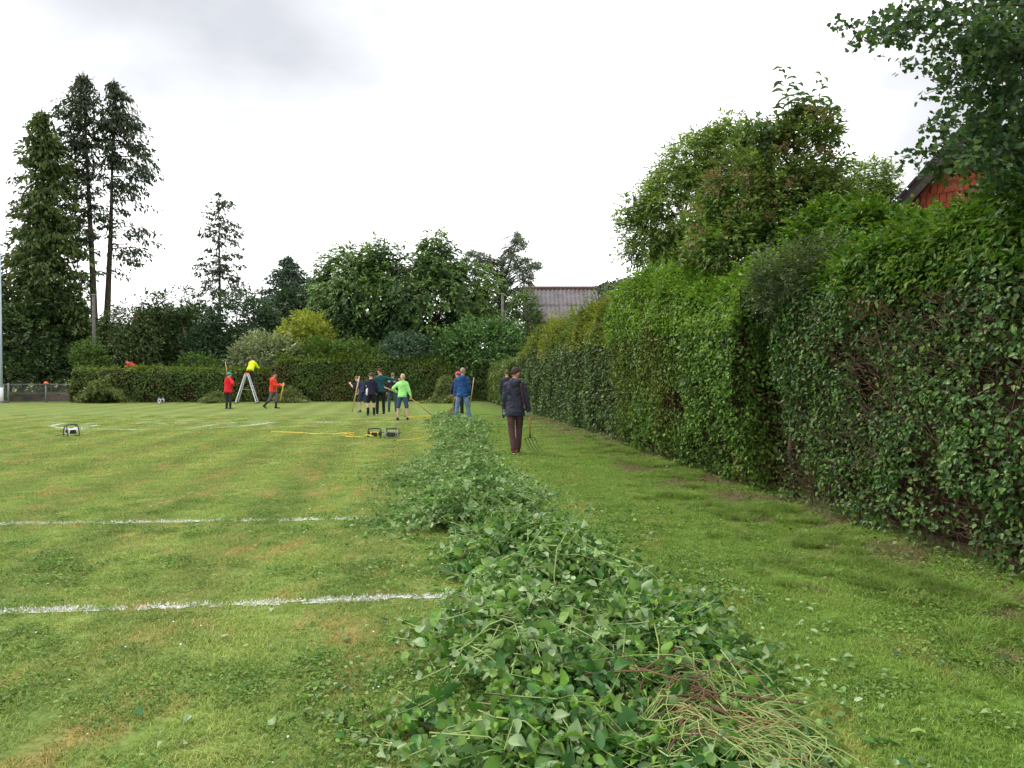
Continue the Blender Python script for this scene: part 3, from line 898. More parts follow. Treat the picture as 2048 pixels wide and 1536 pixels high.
clumped_conifer('cypress_tree', 'tallest dark cypress tree with a bare lower trunk, middle of the three at left', 52.0, [(190, 680), (186, 560), (178, 400), (166, 150)],
    [(150, 164, 169, 1), (165, 154, 180, 1), (190, 138, 192, 1), (215, 110, 196, .9), (240, 118, 198, 1), (300, 104, 202, .95), (380, 112, 202, .65), (450, 122, 202, .42), (520, 135, 200, .24), (590, 150, 200, .12)], M['cypress_dk'], 150, 42, .36, .72, .30)
clumped_conifer('cypress_tree', 'tall sparse cypress tree with a bare trunk and hanging strands on its right', 53.0, [(212, 680), (216, 590), (222, 450), (228, 155)],
    [(156, 226, 232, 1), (170, 216, 240, 1), (192, 200, 254, 1), (230, 194, 270, 1), (280, 190, 286, .95), (330, 190, 318, .7), (400, 192, 314, .40), (450, 206, 312, .34), (490, 210, 312, .30), (530, 214, 280, .22), (590, 212, 262, .10)], M['cypress_dk'], 145, 40, .36, .72, .30, droop=1.6)
clumped_conifer('spruce_tree', 'small thin-crowned conifer standing alone against the white sky', 66.0, [(440, 690), (439, 540), (437, 386)],
    [(384, 434, 440, 1), (392, 420, 466, .8), (425, 412, 472, .8), (450, 404, 480, .7), (478, 390, 490, .7), (500, 402, 482, .7), (540, 394, 488, .8), (590, 388, 484, .7), (620, 396, 480, .6)], M['cypress_dk'], 88, 34, .36, .66, .2)
clumped_conifer('spruce_tree', 'blue-green spruce tree behind the yellow shrub', 60.0, [(576, 690), (576, 600), (577, 518)],
    [(516, 574, 580, 1), (530, 564, 592, 1), (552, 546, 612, 1), (575, 528, 628, 1), (605, 512, 642, 1), (660, 508, 646, 1), (690, 515, 640, 1)], M['spruce_bl'], 240, 50, .36, .8, .2, droop=.5)

# dim planting behind the back hedge
def shrub(name, label, blobs, matn, n, size=0.2, m=5, length=0.45, cat='shrub', **kw):
    return broadleaf(name, label, cat, blobs, M[matn], n, m, length, size, **kw)

shrub('dark_tree', 'dark broadleaf tree behind the wire fence at the left edge', [blob(40, 690, 95, 80, 48), blob(-70, 640, 90, 110, 49), blob(110, 660, 60, 90, 49)], 'dark_br', 2800, 0.24, cat='tree', seed=1)
shrub('dark_shrub', 'dark low shrubs behind the wire fence at the left edge', [blob(40, 765, 110, 50, 46.5), blob(-110, 760, 90, 60, 46.5), blob(130, 755, 60, 55, 46.8)], 'dark_br', 1500, 0.2, seed=15, gap=.1)
shrub('weeping_shrub', 'dark drooping evergreen at the foot of the bare cypress trunks', [blob(245, 680, 62, 75, 50), blob(215, 715, 60, 60, 48.5), blob(290, 700, 50, 60, 50)], 'cypress', 2000, 0.26, droop=1.1, up=0, seed=2, aspect=.5)
shrub('dark_tree', 'dark low tree between the bare trunks and the thin conifer', [blob(350, 680, 70, 62, 52), blob(310, 650, 46, 36, 53), blob(390, 650, 40, 40, 53)], 'dark_br', 2000, 0.22, cat='tree', seed=3)
shrub('straggly_tree', 'straggly thin-leaved tree top showing against the sky beside the thin conifer', [blob(300, 610, 50, 22, 56), blob(365, 605, 48, 26, 56), blob(415, 625, 40, 30, 57)], 'dark_br', 420, 0.2, gap=.45, cat='tree', seed=4, up=.6)
shrub('rounded_tree', 'dark rounded tree left of the yellow shrub', [blob(480, 665, 78, 78, 51), blob(430, 700, 50, 60, 50), blob(535, 690, 50, 62, 51)], 'dark_bl', 2900, 0.2, cat='tree', seed=5)
shrub('yellow_shrub', 'bright yellow-green shrub behind the back hedge', [blob(612, 676, 46, 48, 48.5), blob(580, 694, 32, 36, 48), blob(642, 692, 28, 40, 48)], 'yellow', 1500, 0.17, seed=6, up=.6)
shrub('variegated_shrub', 'pale grey-green variegated shrub beside the man on the ladder', [blob(530, 715, 58, 44, 46.3), blob(490, 728, 32, 32, 46), blob(575, 725, 34, 36, 46)], 'varieg', 1500, 0.16, seed=7)
shrub('green_shrub', 'mid green shrub right of the variegated one', [blob(640, 725, 45, 45, 46.3), blob(700, 728, 45, 46, 46.5), blob(750, 735, 30, 36, 46.5)], 'mixgreen', 1600, 0.16, seed=8)
shrub('blue_grey_shrub', 'blue-grey mounded shrub under the big central tree', [blob(815, 712, 58, 44, 47), blob(860, 725, 30, 34, 47)], 'bluegrey', 1400, 0.15, seed=9)
shrub('laurel_shrub', 'glossy bright green laurel mound right of the big central tree', [blob(960, 700, 74, 62, 47.5), blob(905, 718, 40, 42, 47), blob(1010, 700, 40, 60, 48)], 'laurel', 2500, 0.19, seed=10, up=.6)
shrub('climbing_shrub', 'small light green bush growing above the left end of the back hedge', [blob(178, 714, 24, 30, 44.8), blob(190, 735, 26, 30, 44.8)], 'mixgreen', 420, 0.14, seed=11)
shrub('leafy_shrub', 'light green shrub growing over the lower hedge behind the red jacket', [blob(390, 735, 34, 22, 45.6), blob(425, 745, 30, 22, 45.6)], 'mixgreen', 420, 0.15, seed=12, up=.7)
shrub('leafy_tree', 'green tree left of the grey barn roof', [blob(1050, 640, 28, 60, 49.5), blob(1035, 690, 30, 50, 49.5)], 'mixgreen', 900, 0.17, cat='tree', seed=13)
shrub('dark_tree', 'dark tree filling the gap behind the yellow shrub', [blob(660, 640, 70, 80, 57), blob(600, 640, 60, 60, 58)], 'dark_bl', 1500, 0.26, cat='tree', seed=14)
for i, (px, w, h_, Y, lb) in enumerate([(-150, 110, 130, 58, 'dark far tree at the left edge behind the dense cypress'), (40, 130, 120, 60, 'dark far tree behind the dense cypress'), (215, 110, 62, 62, 'dark far tree behind the bare cypress trunks'), (400, 120, 48, 63, 'dark far tree behind the thin conifer'), (520, 90, 62, 64, 'dark far tree behind the rounded tree')]):
    shrub('far_tree', lb, [blob(px, 735 - h_ * .55, w, h_ * .8, Y)], 'dark_br', 1000, 0.34, length=.6, cat='tree', seed=20 + i, gap=.15, group='dark trees behind the back hedge')

# the big central tree with drooping leaves, a spire at its right
broadleaf('spreading_tree', 'big spreading green tree with drooping leaf clusters in the centre background', 'tree',
          [blob(745, 600, 105, 100, 52), blob(850, 610, 110, 100, 51), blob(700, 560, 66, 66, 53), blob(800, 545, 80, 58, 52), blob(875, 525, 42, 52, 51.5), blob(872, 490, 22, 28, 51.5),
           blob(945, 600, 60, 72, 52), blob(720, 660, 60, 56, 50.5), blob(850, 660, 70, 52, 50), blob(660, 590, 36, 50, 53)],
          M['chest'], 5200, 7, 0.60, 0.30, up=0.1, droop=0.8, gap=0.27, gscale=0.7, seed=31, trunk_r=.3, lump=.3, jit=.4, aspect=.6, dens=3.0, shell=.75)
shrub('dark_tree', 'dark tree crown showing through behind the big central tree', [blob(760, 620, 120, 90, 58), blob(880, 620, 110, 90, 58), blob(960, 650, 70, 70, 58)], 'dark_br', 1500, 0.34, length=.6, cat='tree', seed=33, gap=.12)

# pine
pb = P(1000, 700, 57.0)
pr_ = thing('pine_tree', 'blue-green pine tree with an uneven crown left of the barn roof', 'tree', (pb.x, 57, 0))
mb = MB()
pc = np.array((pb.x, 57, 0.0))
mb.tube([(0, 0, 0), (.15, 0, 3), (0, 0, 6), (.3, 0, 9), (1.4, 0, 12.2)], [.24, .2, .16, .1, .03], 8)
tufts = []
for (px, py) in [(1040, 474), (1036, 486), (1028, 500), (1044, 492), (1018, 512), (1008, 524), (1030, 520), (1048, 528), (1062, 532), (1070, 534), (1052, 545), (1034, 540), (1015, 545), (995, 530), (978, 520),
                 (960, 516), (945, 510), (935, 516), (952, 528), (972, 536), (990, 550), (1005, 562), (1025, 565), (1045, 562), (1058, 556), (965, 550), (980, 568), (1000, 580), (1020, 590), (1040, 585), (950, 545), (1010, 610), (990, 600), (1035, 610), (940, 570), (960, 580), (975, 595), (1050, 600), (955, 600), (1000, 625), (970, 615), (1030, 630), (1055, 575), (930, 540)]:
    for q in range(5):
        c = P(px + random.uniform(-9, 9), py + random.uniform(-7, 7), 57 + random.uniform(-1.6, 1.6))
        tufts.append(np.array(c))
        s_ = Vector((random.uniform(0, .3), 0, max(4, c.z - random.uniform(.3, 1.6))))
        e_ = Vector(c) - Vector(pc)
        mb.tube([s_, s_.lerp(e_, .55) + Vector((0, 0, .1)), e_], [.03, .02, .01], 4, False)
tufts = np.array(tufts)
n = 46
pp = np.repeat(tufts, n, 0) + rng.normal(0, 0.16, (len(tufts) * n, 3)) * np.array([1, 1, .7])
D = nrm(rdir(len(pp)) + np.array([[0, 0, .7]]))
stuff(mk('crown', leaf_mesh('crown', pp - pc, rdir(len(pp)), D, 0.30 * rng.uniform(.6, 1.2, len(pp)), .26, SPRAY2), M['pine'], pr_))
mb.build('trunk', M['bark'], pr_, True)

# walnut-like trees behind the long hedge
broadleaf('walnut_tree', 'light green feathery tree behind the hedge, left of the flowering bush', 'tree',
          [blob(1385, 400, 108, 100, 22), blob(1330, 440, 74, 84, 21.5), blob(1450, 330, 84, 76, 22), blob(1300, 470, 52, 54, 21.5), blob(1270, 412, 28, 32, 21.5), blob(1400, 320, 66, 50, 22), blob(1478, 290, 46, 50, 21.5), blob(1400, 500, 90, 50, 22), blob(1253, 428, 20, 18, 21.5)],
          M['walnut'], 3600, 9, 0.36, 0.13, up=0.0, droop=0.55, gap=0.30, gscale=1.7, seed=41, trunk_r=.16, lump=.3, aspect=.5, jit=.6)
broadleaf('walnut_tree', 'light green tree between the flowering bush and the red house', 'tree',
          [blob(1735, 370, 52, 46, 21), blob(1700, 400, 44, 50, 21), blob(1772, 390, 26, 44, 21), blob(1720, 430, 70, 50, 21)],
          M['walnut'], 1500, 8, 0.34, 0.12, up=0.1, droop=0.4, gap=0.34, gscale=1.8, seed=42, trunk_r=.12, lump=.3, aspect=.5, jit=.6)

# elder bush with faded flower heads and tall shoots
EY = 14.0
elder = broadleaf('elder_bush', 'tall bush with brownish faded flower heads and leafy shoots above the hedge', 'bush',
                  [blob(1580, 330, 88, 80, EY), blob(1490, 400, 88, 80, 13.6), blob(1615, 285, 56, 60, EY), blob(1570, 420, 100, 80, 13.6), blob(1450, 450, 60, 60, 13.4), blob(1630, 360, 56, 80, EY), blob(1520, 300, 44, 40, EY), blob(1500, 500, 130, 60, 13.4), blob(1655, 440, 62, 70, 13.8)],
                  M['elder'], 3600, 8, 0.30, 0.10, up=0.3, droop=0.25, gap=0.33, gscale=2.2, seed=43, trunk_r=.09, lump=.34, aspect=.62, jit=.6, tmpl=LEAF2)
ec = np.array(elder.location)
mb = MB(); lp = []; ln = []; lt = []; ll = []
for (x0, y0, x1, y1) in [(1580, 290, 1568, 135), (1600, 260, 1590, 165), (1625, 250, 1645, 150), (1640, 260, 1668, 205), (1570, 300, 1548, 215), (1540, 320, 1510, 235), (1560, 300, 1530, 250), (1650, 280, 1680, 270), (1600, 230, 1612, 190), (1515, 330, 1480, 250), (1610, 250, 1575, 190), (1635, 270, 1640, 190), (1590, 290, 1600, 215), (1625, 260, 1622, 205), (1560, 310, 1560, 250)]:
    a, b = np.array(P(x0, y0, EY)), np.array(P(x1, y1, EY + random.uniform(-.5, .5)))
    mb.tube([a - ec, (a + b) / 2 - ec + np.array([.03, 0, 0]), b - ec], [.012, .008, .003], 5, False)
    k = max(4, int(np.linalg.norm(b - a) / 0.15))
    for j in range(k):
        for sd in (-1, 1):
            t = 0.25 + .78 * (j + .5) / k
            d = (b - a) / np.linalg.norm(b - a)
            sv = np.cross(d, np.array([math.sin(j * 1.7), math.cos(j * 1.7) * .6 - .8, 0.1])); sv /= np.linalg.norm(sv)
            lp.append(a * (1 - t) + b * t + sv * sd * .03)
            lt.append(sv * sd * 1.0 + d * .45 + rng.normal(0, .15, 3) - np.array([0, 0, .15])); ln.append(d + rng.normal(0, .35, 3) + np.array([0, -.5, .5])); ll.append(rng.uniform(.22, .36) * (1.15 - .45 * t))
leaf_objs('leaf', np.array(lp), np.array(ln), np.array(lt), np.array(ll), .5, LEAF8, M['elder_top'], elder)
stuff(mb.build('shoots', M['stem'], elder))
fp = []; 
for (px, py, r_) in [(1420, 350, 18), (1385, 420, 22), (1430, 385, 26), (1400, 460, 24), (1480, 350, 20), (1515, 365, 30), (1545, 400, 34), (1500, 410, 30), (1470, 430, 22), (1565, 300, 18), (1540, 440, 26), (1630, 220, 20), (1645, 240, 18), (1390, 490, 26), (1450, 480, 24), (1580, 370, 24), (1660, 310, 18), (1640, 300, 16)]:
    for q in range(26):
        a, rr = random.uniform(0, 6.28), r_ * math.sqrt(random.random())
        fp.append(np.array(P(px + rr * math.cos(a), py + rr * .55 * math.sin(a), 12.55 + random.uniform(0, .35) + (0.6 if py < 330 else 0))))
fp = np.array(fp)
sp = sprays(fp, rdir(len(fp)), 6, .09, .038, up=.8, jit=.5)
stuff(mk('flower_heads', leaf_mesh('flower_heads', sp[0] - ec, sp[1], sp[2], sp[3], 1.0, LEAF2), M['flower'], elder))

# shrubs growing up behind the near hedge
broadleaf('leafy_bush', 'green bush rising behind the near hedge in front of the red house', 'bush',
          [blob(1860, 515, 110, 64, 9.5), blob(1745, 485, 80, 56, 10.5), blob(1990, 500, 90, 64, 8.5), blob(1665, 480, 80, 60, 11.5), blob(2075, 440, 50, 70, 8)],
          M['top_a'], 1700, 7, 0.26, 0.085, up=0.5, gap=0.3, gscale=2.4, seed=51, trunk_r=.05, aspect=.75, tmpl=LEAF4)
broadleaf('silvery_bush', 'greyish green feathery bush on top of the hedge between the two near sections', 'bush',
          [blob(1585, 560, 74, 58, 9.9), blob(1640, 530, 60, 56, 9.9), blob(1545, 585, 36, 40, 9.9)],
          M['varieg_g'] if 'varieg_g' in M else leaf_mat('silvery_leaf', [(0.06, 0.095, 0.05), (0.09, 0.125, 0.065), (0.12, 0.15, 0.05)], 0.3, .5, .8), 900, 8, 0.22, 0.055, up=0.3, gap=0.25, gscale=2.4, seed=52, trunk_r=.04, aspect=.5)

# ginkgo reaching in from the right
gk = thing('ginkgo_tree', 'fan-leaved tree reaching in over the hedge at the top right corner', 'tree', (6.6, 6.4, 0))
gc = np.array(gk.location)
mb = MB()
mb.tube([(0, 0, 0), (.02, 0, 2), (-.05, .02, 4), (0, 0, 6.5), (.05, 0, 9)], [.17, .14, .11, .08, .03], 8)
mb.build('trunk', M['bark'], gk, True)
bb = MB(); lp = []; ld = []
GY = 5.9
brs = [((1668, 52), 2048, 40, 6), ((1700, 90), 2060, 70, 5), ((1770, 30), 2060, 10, 6), ((1800, 130), 2070, 150, 6), ((1870, 100), 2070, 110, 6), ((1850, 190), 2070, 190, 6), ((1852, 255), 2070, 235, 6), ((1800, 322), 2060, 300, 6), ((1830, 350), 2070, 330, 5), ((1900, 40), 2080, 20, 7),
       ((1880, 160), 2080, 130, 7), ((1900, 210), 2080, 200, 7), ((1880, 300), 2080, 270, 7), ((1930, 270), 2080, 300, 7), ((1940, 340), 2090, 330, 6), ((1850, 0), 2060, -40, 6), ((1950, 120), 2090, 90, 7), ((1960, 240), 2100, 230, 7), ((1960, 60), 2090, 60, 7), ((1940, -20), 2090, -30, 7), ((1960, 380), 2090, 360, 5), ((1750, 70), 2000, 55, 5),
       ((2000, 80), 2100, 60, 9), ((2010, 140), 2110, 150, 9), ((2005, 220), 2110, 210, 9), ((2010, 330), 2110, 320, 8), ((1975, 20), 2100, 0, 8), ((1970, 200), 2100, 210, 8), ((1965, 130), 2100, 120, 8), ((1990, 10), 2100, 30, 7), ((1990, 170), 2100, 160, 7), ((1990, 300), 2100, 280, 7), ((1930, 90), 2060, 110, 6), ((1935, 190), 2070, 170, 6), ((1915, 320), 2070, 310, 6)]
for (tip, bx, by, dens) in brs:
    Yt = GY + random.uniform(-.5, .5)
    a = np.array(P(bx, by, GY + random.uniform(-.4, .7))); b = np.array(P(tip[0], tip[1], Yt))
    mid = (a + b) / 2 + np.array([0, random.uniform(-.2, .2), random.uniform(-.02, .22)])
    bb.tube([(1 - q) ** 2 * a + 2 * q * (1 - q) * mid + q * q * b - gc + np.array([0, 0, .015 * math.sin(9 * q)]) for q in np.linspace(0, 1, 8)], [.008, .0075, .007, .006, .005, .004, .003, .002], 5, False)
    inner = np.array((6.6, 6.4, max(2.5, a[2] - .6)))
    bb.tube([inner - gc, (inner + a) / 2 - gc, a - gc], [.02, .013, .008], 5, False)
    L_ = np.linalg.norm(b - a)
    k = int(L_ * dens * 12.5)
    for j in range(k):
        t = (j + random.random()) / k
        base = (1 - t) ** 2 * a + 2 * t * (1 - t) * mid + t * t * b
        w = .02 + .24 * (1 - t) ** 1.0
        off = rng.normal(0, 1, 3) * w * np.array([.8, 1, .75])
        for q in range(3 if t < .85 else 2):
            lp.append(base + off + rng.normal(0, .028, 3))
            d = rdir(1)[0] + np.array([-.25, 0, -.45 if q else .35]); ld.append(d / np.linalg.norm(d))
lp, ld = np.array(lp), np.array(ld)
L = .052 * rng.uniform(.65, 1.2, len(lp))
N = nrm(np.cross(ld, rdir(len(ld))) + np.array([[0, -.4, .3]]))
px = lp[:, 0] / lp[:, 1] * FPX + 1024
vis = np.where(px < 2030)[0]
sel = vis[np.argsort(px[vis])][:220]
sel2 = rng.choice(np.setdiff1d(vis, sel), min(80, max(0, len(vis) - 220)), replace=False)
sel = np.concatenate([sel, sel2])
leaf_objs('leaf', lp[sel], N[sel], ld[sel], L[sel] * 1.05, 1.0, FAN, M['ginkgo'], gk)
msk = np.ones(len(lp), bool); msk[sel] = False
stuff(mk('foliage', leaf_mesh('foliage', lp[msk] - gc, N[msk], ld[msk], L[msk], 1.0, FAN), M['ginkgo'], gk))
stuff(bb.build('branches', M['bark'], gk))

# ------------------------------------------------------------------ buildings
M['rooftile'] = mat('dark_roof', (0.026, 0.021, 0.023), 0.9, 0, 0.4, 4, .4, 20)
M['fascia'] = mat('dark_timber', (0.040, 0.028, 0.024), 0.8, 0, 0.4, 6)
M['redtile'] = mat('red_tile', (0.31, 0.066, 0.028), 0.75, 0, 0.5, 5, .3, 25)
M['wallred'] = mat('red_wall', (0.30, 0.068, 0.03), 0.85, 0, 0.3, 4)
M['pane'] = mat('window_glass', (0.05, 0.06, 0.07), 0.08, 0, 0.2, 2, spec=.6)
M['frame'] = mat('grey_frame', (0.35, 0.34, 0.34), 0.6, 0, 0.15, 4)
HYs = 14.5
ap = P(1955, 224, HYs)
house = thing('red_house', 'red tile-hung gable end with a dark overhanging roof behind the trees', 'house', (ap.x, HYs, 0), R(-40))
hw, eave = 3.6, 3.0        # half width, eaves height
az_ = ap.z
sl = (az_ - eave) / hw
mb = MB()                  # gable wall
gy = 0.55
mb.add([(-hw, gy, 0), (hw, gy, 0), (hw, gy, eave), (0, gy, az_ - .12), (-hw, gy, eave), (-hw, 9, 0), (hw, 9, 0), (hw, 9, eave), (0, 9, az_ - .12), (-hw, 9, eave)],
       [(0, 1, 2, 3, 4), (9, 8, 7, 6, 5), (0, 5, 6, 1), (1, 6, 7, 2), (0, 4, 9, 5)])
mb.build('wall', M['wallred'], house)
for s in (-1, 1):
    mb = MB()
    ex = hw + .55; ez = eave - sl * .55
    V = [(0, 0, az_), (s * ex, 0, ez), (s * ex, 9.4, ez), (0, 9.4, az_)]
    V2 = [(x, y, z - .16) for x, y, z in V]
    mb.add(V + V2, [(0, 1, 2, 3), (7, 6, 5, 4), (0, 4, 5, 1), (1, 5, 6, 2), (2, 6, 7, 3), (3, 7, 4, 0)])
    rf = mb.build('roof_slope', M['rooftile'], house)
    vb = MB()
    V = [(s * .02, -.03, az_ - .17), (s * ex, -.03, ez - .17), (s * ex, .02, ez - .17), (s * .02, .02, az_ - .17)]
    V2 = [(x, y, z - .2) for x, y, z in V]
    vb.add(V + V2, [(0, 1, 2, 3), (7, 6, 5, 4), (0, 4, 5, 1), (1, 5, 6, 2), (2, 6, 7, 3), (3, 7, 4, 0)])
    vb.build('verge_board', M['fascia'], rf)
    for k in range(20):    # rows of roof tiles standing proud of the verge
        t = (k + .5) / 20
        tb = MB(); tb.box((s * ex * t, .14, az_ + (ez - az_) * t + .04), (.27, .34, .05), Matrix.Rotation(math.atan(sl) * s, 3, 'Y'))
        tb.build('verge_tile', M['rooftile'], rf)
rb = MB()
for k in range(12):
    rb2 = MB(); rb2.tube([(0, -.05 + k * .78, az_ + .02), (0, .74 + k * .78, az_ + .035)], [.13, .14], 8)
    rb2.build('ridge_tile', M['redtile'] if k % 2 else M['frame'], house)
tme = MB(); tme.box((0, 0, 0), (.108, .03, .26)); tme = tme.mesh('tile'); tme.materials.append(M['redtile'])
rowz = 3.7; kk = 0
while rowz < az_ - .5:
    wmax = (az_ - rowz) / sl - .28
    nx = int(2 * wmax / .118)
    for i in range(nx):
        x = -wmax + (i + .5) * 2 * wmax / nx
        if x > .45 or x < -2.3 or (abs(x + .02) < .36 and 3.6 < rowz < 4.95): continue
        o = bpy.data.objects.new('tile', tme); COL.objects.link(o); o.parent = house
        o.location = (x + random.uniform(-.008, .008), gy - .035 + random.uniform(-.01, .01), rowz + random.uniform(-.012, .012))
        o.rotation_euler = (R(-5 + random.uniform(-2, 2)), R(random.uniform(-1.5, 1.5)), 0)
    rowz += .215
wz = MB(); wz.box((0, gy - .06, 4.3), (.62, .05, 1.1)); wf = wz.build('window', M['pane'], house)
for (cx_, cz_, dx, dz) in [(-.31, 4.3, .07, 1.24), (.31, 4.3, .07, 1.24), (0, 4.3, .05, 1.1), (0, 4.88, .69, .07), (0, 3.72, .69, .07)]:
    fb = MB(); fb.box((cx_, gy - .10, cz_), (dx, .07, dz)); fb.build('window_frame', M['frame'], wf)

# grey barn with corrugated roof
M['corr'] = mat('corrugated_cement', (0.150, 0.135, 0.145), 0.9, 0, 0.35, 1.6, .3, 10, col2=(0.085, 0.075, 0.082))
M['lichen'] = mat('weathered_wall', (0.17, 0.145, 0.14), 0.9, 0, 0.3, 1.2, .3, 8)
M['ridge'] = mat('rusty_ridge', (0.10, 0.055, 0.045), 0.85, 0, 0.4, 3)
BY = 53.0
bl, br = P(1046, 578, BY), P(1192, 578, BY)
barn = thing('grey_barn', 'weathered barn with a grey corrugated roof behind the hedge', 'barn', ((bl.x + br.x) / 2, BY, 0))
W = (br.x - bl.x) / 2; zr = bl.z; ze = P(1100, 640, BY - 3).z; dy = 3.2
def corr_sheet(x0, x1, t0, t1, lift):
    nx = int((x1 - x0) / .05); V = []; F = []
    for i in range(nx + 1):
        x = x0 + (x1 - x0) * i / nx
        w = .045 * math.sin(2 * math.pi * x / .30)
        for t in (t0, t1):
            V.append((x, -dy * t, zr + (ze - zr) * t + w + lift))
    for i in range(nx): F.append((2 * i, 2 * i + 1, 2 * i + 3, 2 * i + 2))
    m_ = MB(); m_.add(V, F); return m_
nsh = 7
for i in range(nsh):
    x0 = -W + 2 * W * i / nsh; x1 = -W + 2 * W * (i + 1) / nsh + .04
    corr_sheet(x0, x1, .0, .55, .035 + .004 * (i % 2)).build('roof_sheet', M['corr'], barn)
    corr_sheet(x0, x1, .5, 1.05, .0 + .004 * (i % 2)).build('roof_sheet', M['corr'], barn)
nr = 24
rme = MB(); rme.tube([(-W / nr, 0, 0), (W / nr + .02, 0, .01)], [.14, .16], 8); rme = rme.mesh('ridge_tile', True); rme.materials.append(M['ridge'])
for i in range(nr):
    o = bpy.data.objects.new('ridge_tile', rme); COL.objects.link(o); o.parent = barn
    o.location = (-W + 2 * W * (i + .5) / nr, 0, zr + .05)
wb = MB()
wb.add([(-W + .1, -dy + .25, 0), (W - .1, -dy + .25, 0), (W - .1, -dy + .25, ze + .05), (-W + .1, -dy + .25, ze + .05), (-W + .1, dy - .2, 0), (W - .1, dy - .2, 0), (W - .1, dy - .2, ze + .05), (-W + .1, dy - .2, ze + .05), (-W + .1, 0, zr - .1), (W - .1, 0, zr - .1)],
       [(0, 1, 2, 3), (7, 6, 5, 4), (0, 3, 8, 7, 4), (1, 5, 6, 9, 2)])
wb.build('wall', M['lichen'], barn)
bk = MB(); bk.add([(-W, 0, zr + .02), (W, 0, zr + .02), (W, dy + .1, ze), (-W, dy + .1, ze)], [(0, 1, 2, 3)]); bk.build('back_roof', M['corr'], barn)

# little red roof seen through the trees at left
rp = P(312, 634, 70.0)
rh = thing('small_house', 'small house with a red roof glimpsed through the trees at left', 'house', (rp.x, 70, 0))
mb = MB(); mb.box((0, 1.5, 1.9), (5, 4, 3.8)); mb.build('wall', M['lichen'], rh)
mb = MB(); z1, z2 = 3.8, rp.z + .55
mb.add([(-2.8, -.8, z1), (2.8, -.8, z1), (2.8, 3.8, z1), (-2.8, 3.8, z1), (-2.8, 1.5, z2), (2.8, 1.5, z2)], [(0, 1, 5, 4), (2, 3, 4, 5), (0, 4, 3), (1, 2, 5), (0, 3, 2, 1)])
mb.build('roof', M['redtile'], rh)

# wooded hill far off; distance haze is put into its grey-green colours
M['hill'] = mat('far_woodland', (0.055, 0.075, 0.045), 0.95, 0, 0.4, .05, 0, 1, .05)
M['hill_leaf'] = leaf_mat('far_wood_leaf', [(0.05, 0.07, 0.045), (0.065, 0.085, 0.055), (0.08, 0.10, 0.07)], .15, .7, .05, spec=.1)
nx, ny = 60, 14
V = []; F = []
ht = lambda x, y: 56 * math.exp(-((x - 75) / 75) ** 2) * math.exp(-((y - 460) / 110) ** 2) + 50 * math.exp(-((x - 330) / 140) ** 2 - ((y - 520) / 150) ** 2) - 1.5
for j in range(ny + 1):
    for i in range(nx + 1):
        x = -150 + 850 * i / nx; y = 300 + 420 * j / ny
        V.append((x, y, ht(x, y)))
for j in range(ny):
    for i in range(nx):
        F.append((j * (nx + 1) + i, j * (nx + 1) + i + 1, (j + 1) * (nx + 1) + i + 1, (j + 1) * (nx + 1) + i))
mb = MB(); mb.add(V, F)
tag(mb.build('hill', M['hill'], None, True), 'grey-green wooded hill far behind the barn', 'hill', kind='structure')
n = 1200
hxp = np.stack([rng.uniform(-30, 260, n), rng.uniform(340, 480, n)], 1)
hz = np.array([ht(a, b) for a, b in hxp])
kp = hz > 4
cc = np.concatenate([hxp[kp], hz[kp][:, None] + 2.0], 1)
pp = np.repeat(cc, 20, 0); dd = rdir(len(pp)); dd[:, 2] = np.abs(dd[:, 2])
pp = pp + dd * np.array([3.4, 3.4, 4.6]) * rng.uniform(.7, 1.05, (len(pp), 1))
tag(mk('woodland', leaf_mesh('woodland', pp, dd, rdir(len(pp)), 2.2 * rng.uniform(.6, 1.2, len(pp)), 1.0, LEAF2), M['hill_leaf']), 'distant woodland covering the hill behind the barn', 'woodland', kind='stuff')

# ------------------------------------------------------------------ posts, pole, fence
def post(name, label, px, ytop, Y, r, matn, cat='post', group=None):
    t = P(px, ytop, Y)
    o = thing(name, label, cat, (t.x, Y, 0), 0, group)
    mb = MB(); mb.tube([(0, 0, 0), (0, 0, t.z * .5), (0, 0, t.z)], [r, r * .95, r * .85], 10); mb.build('shaft', M[matn], o, True)
    cb = MB(); cb.tube([(0, 0, t.z), (0, 0, t.z + .05)], [r * 1.15, r * 1.1], 10); cb.build('cap', M['galv'], o)
    for z in (.35, .6, .85):
        hb = MB(); hb.tube([(-r * 1.3, -r * .8, t.z * z), (-r * 1.7, -r * 1.6, t.z * z + .02), (-r * 1.3, -r * 2.0, t.z * z)], .012, 5); hb.build('wire_hook', M['galv'], o)
    return o
post('wooden_post', 'tall grey wooden post in front of the bare cypress trunks', 187, 590, 46.0, .11, 'wood')
post('wooden_post', 'tall grey post standing in front of the pine tree', 1005, 588, 47.6, .10, 'wood')
lp0 = G(1, 806)
lampo = thing('floodlight_pole', 'pale blue-grey pole at the left edge of the pitch', 'pole', (lp0.x, lp0.y, 0))
mb = MB(); mb.tube([(0, 0, .0), (0, 0, 4), (0, 0, 10.2)], [.12, .11, .075], 12); mb.build('shaft', M['polepaint'], lampo, True)
mb = MB(); mb.tube([(0, 0, 0), (0, 0, .9)], [.15, .15], 12); mb.build('base_sleeve', M['whitepaint'], lampo, True)
mb = MB(); mb.box((0, 0, .06), (.6, .6, .12)); mb.build('footing', M['lichen'], lampo)

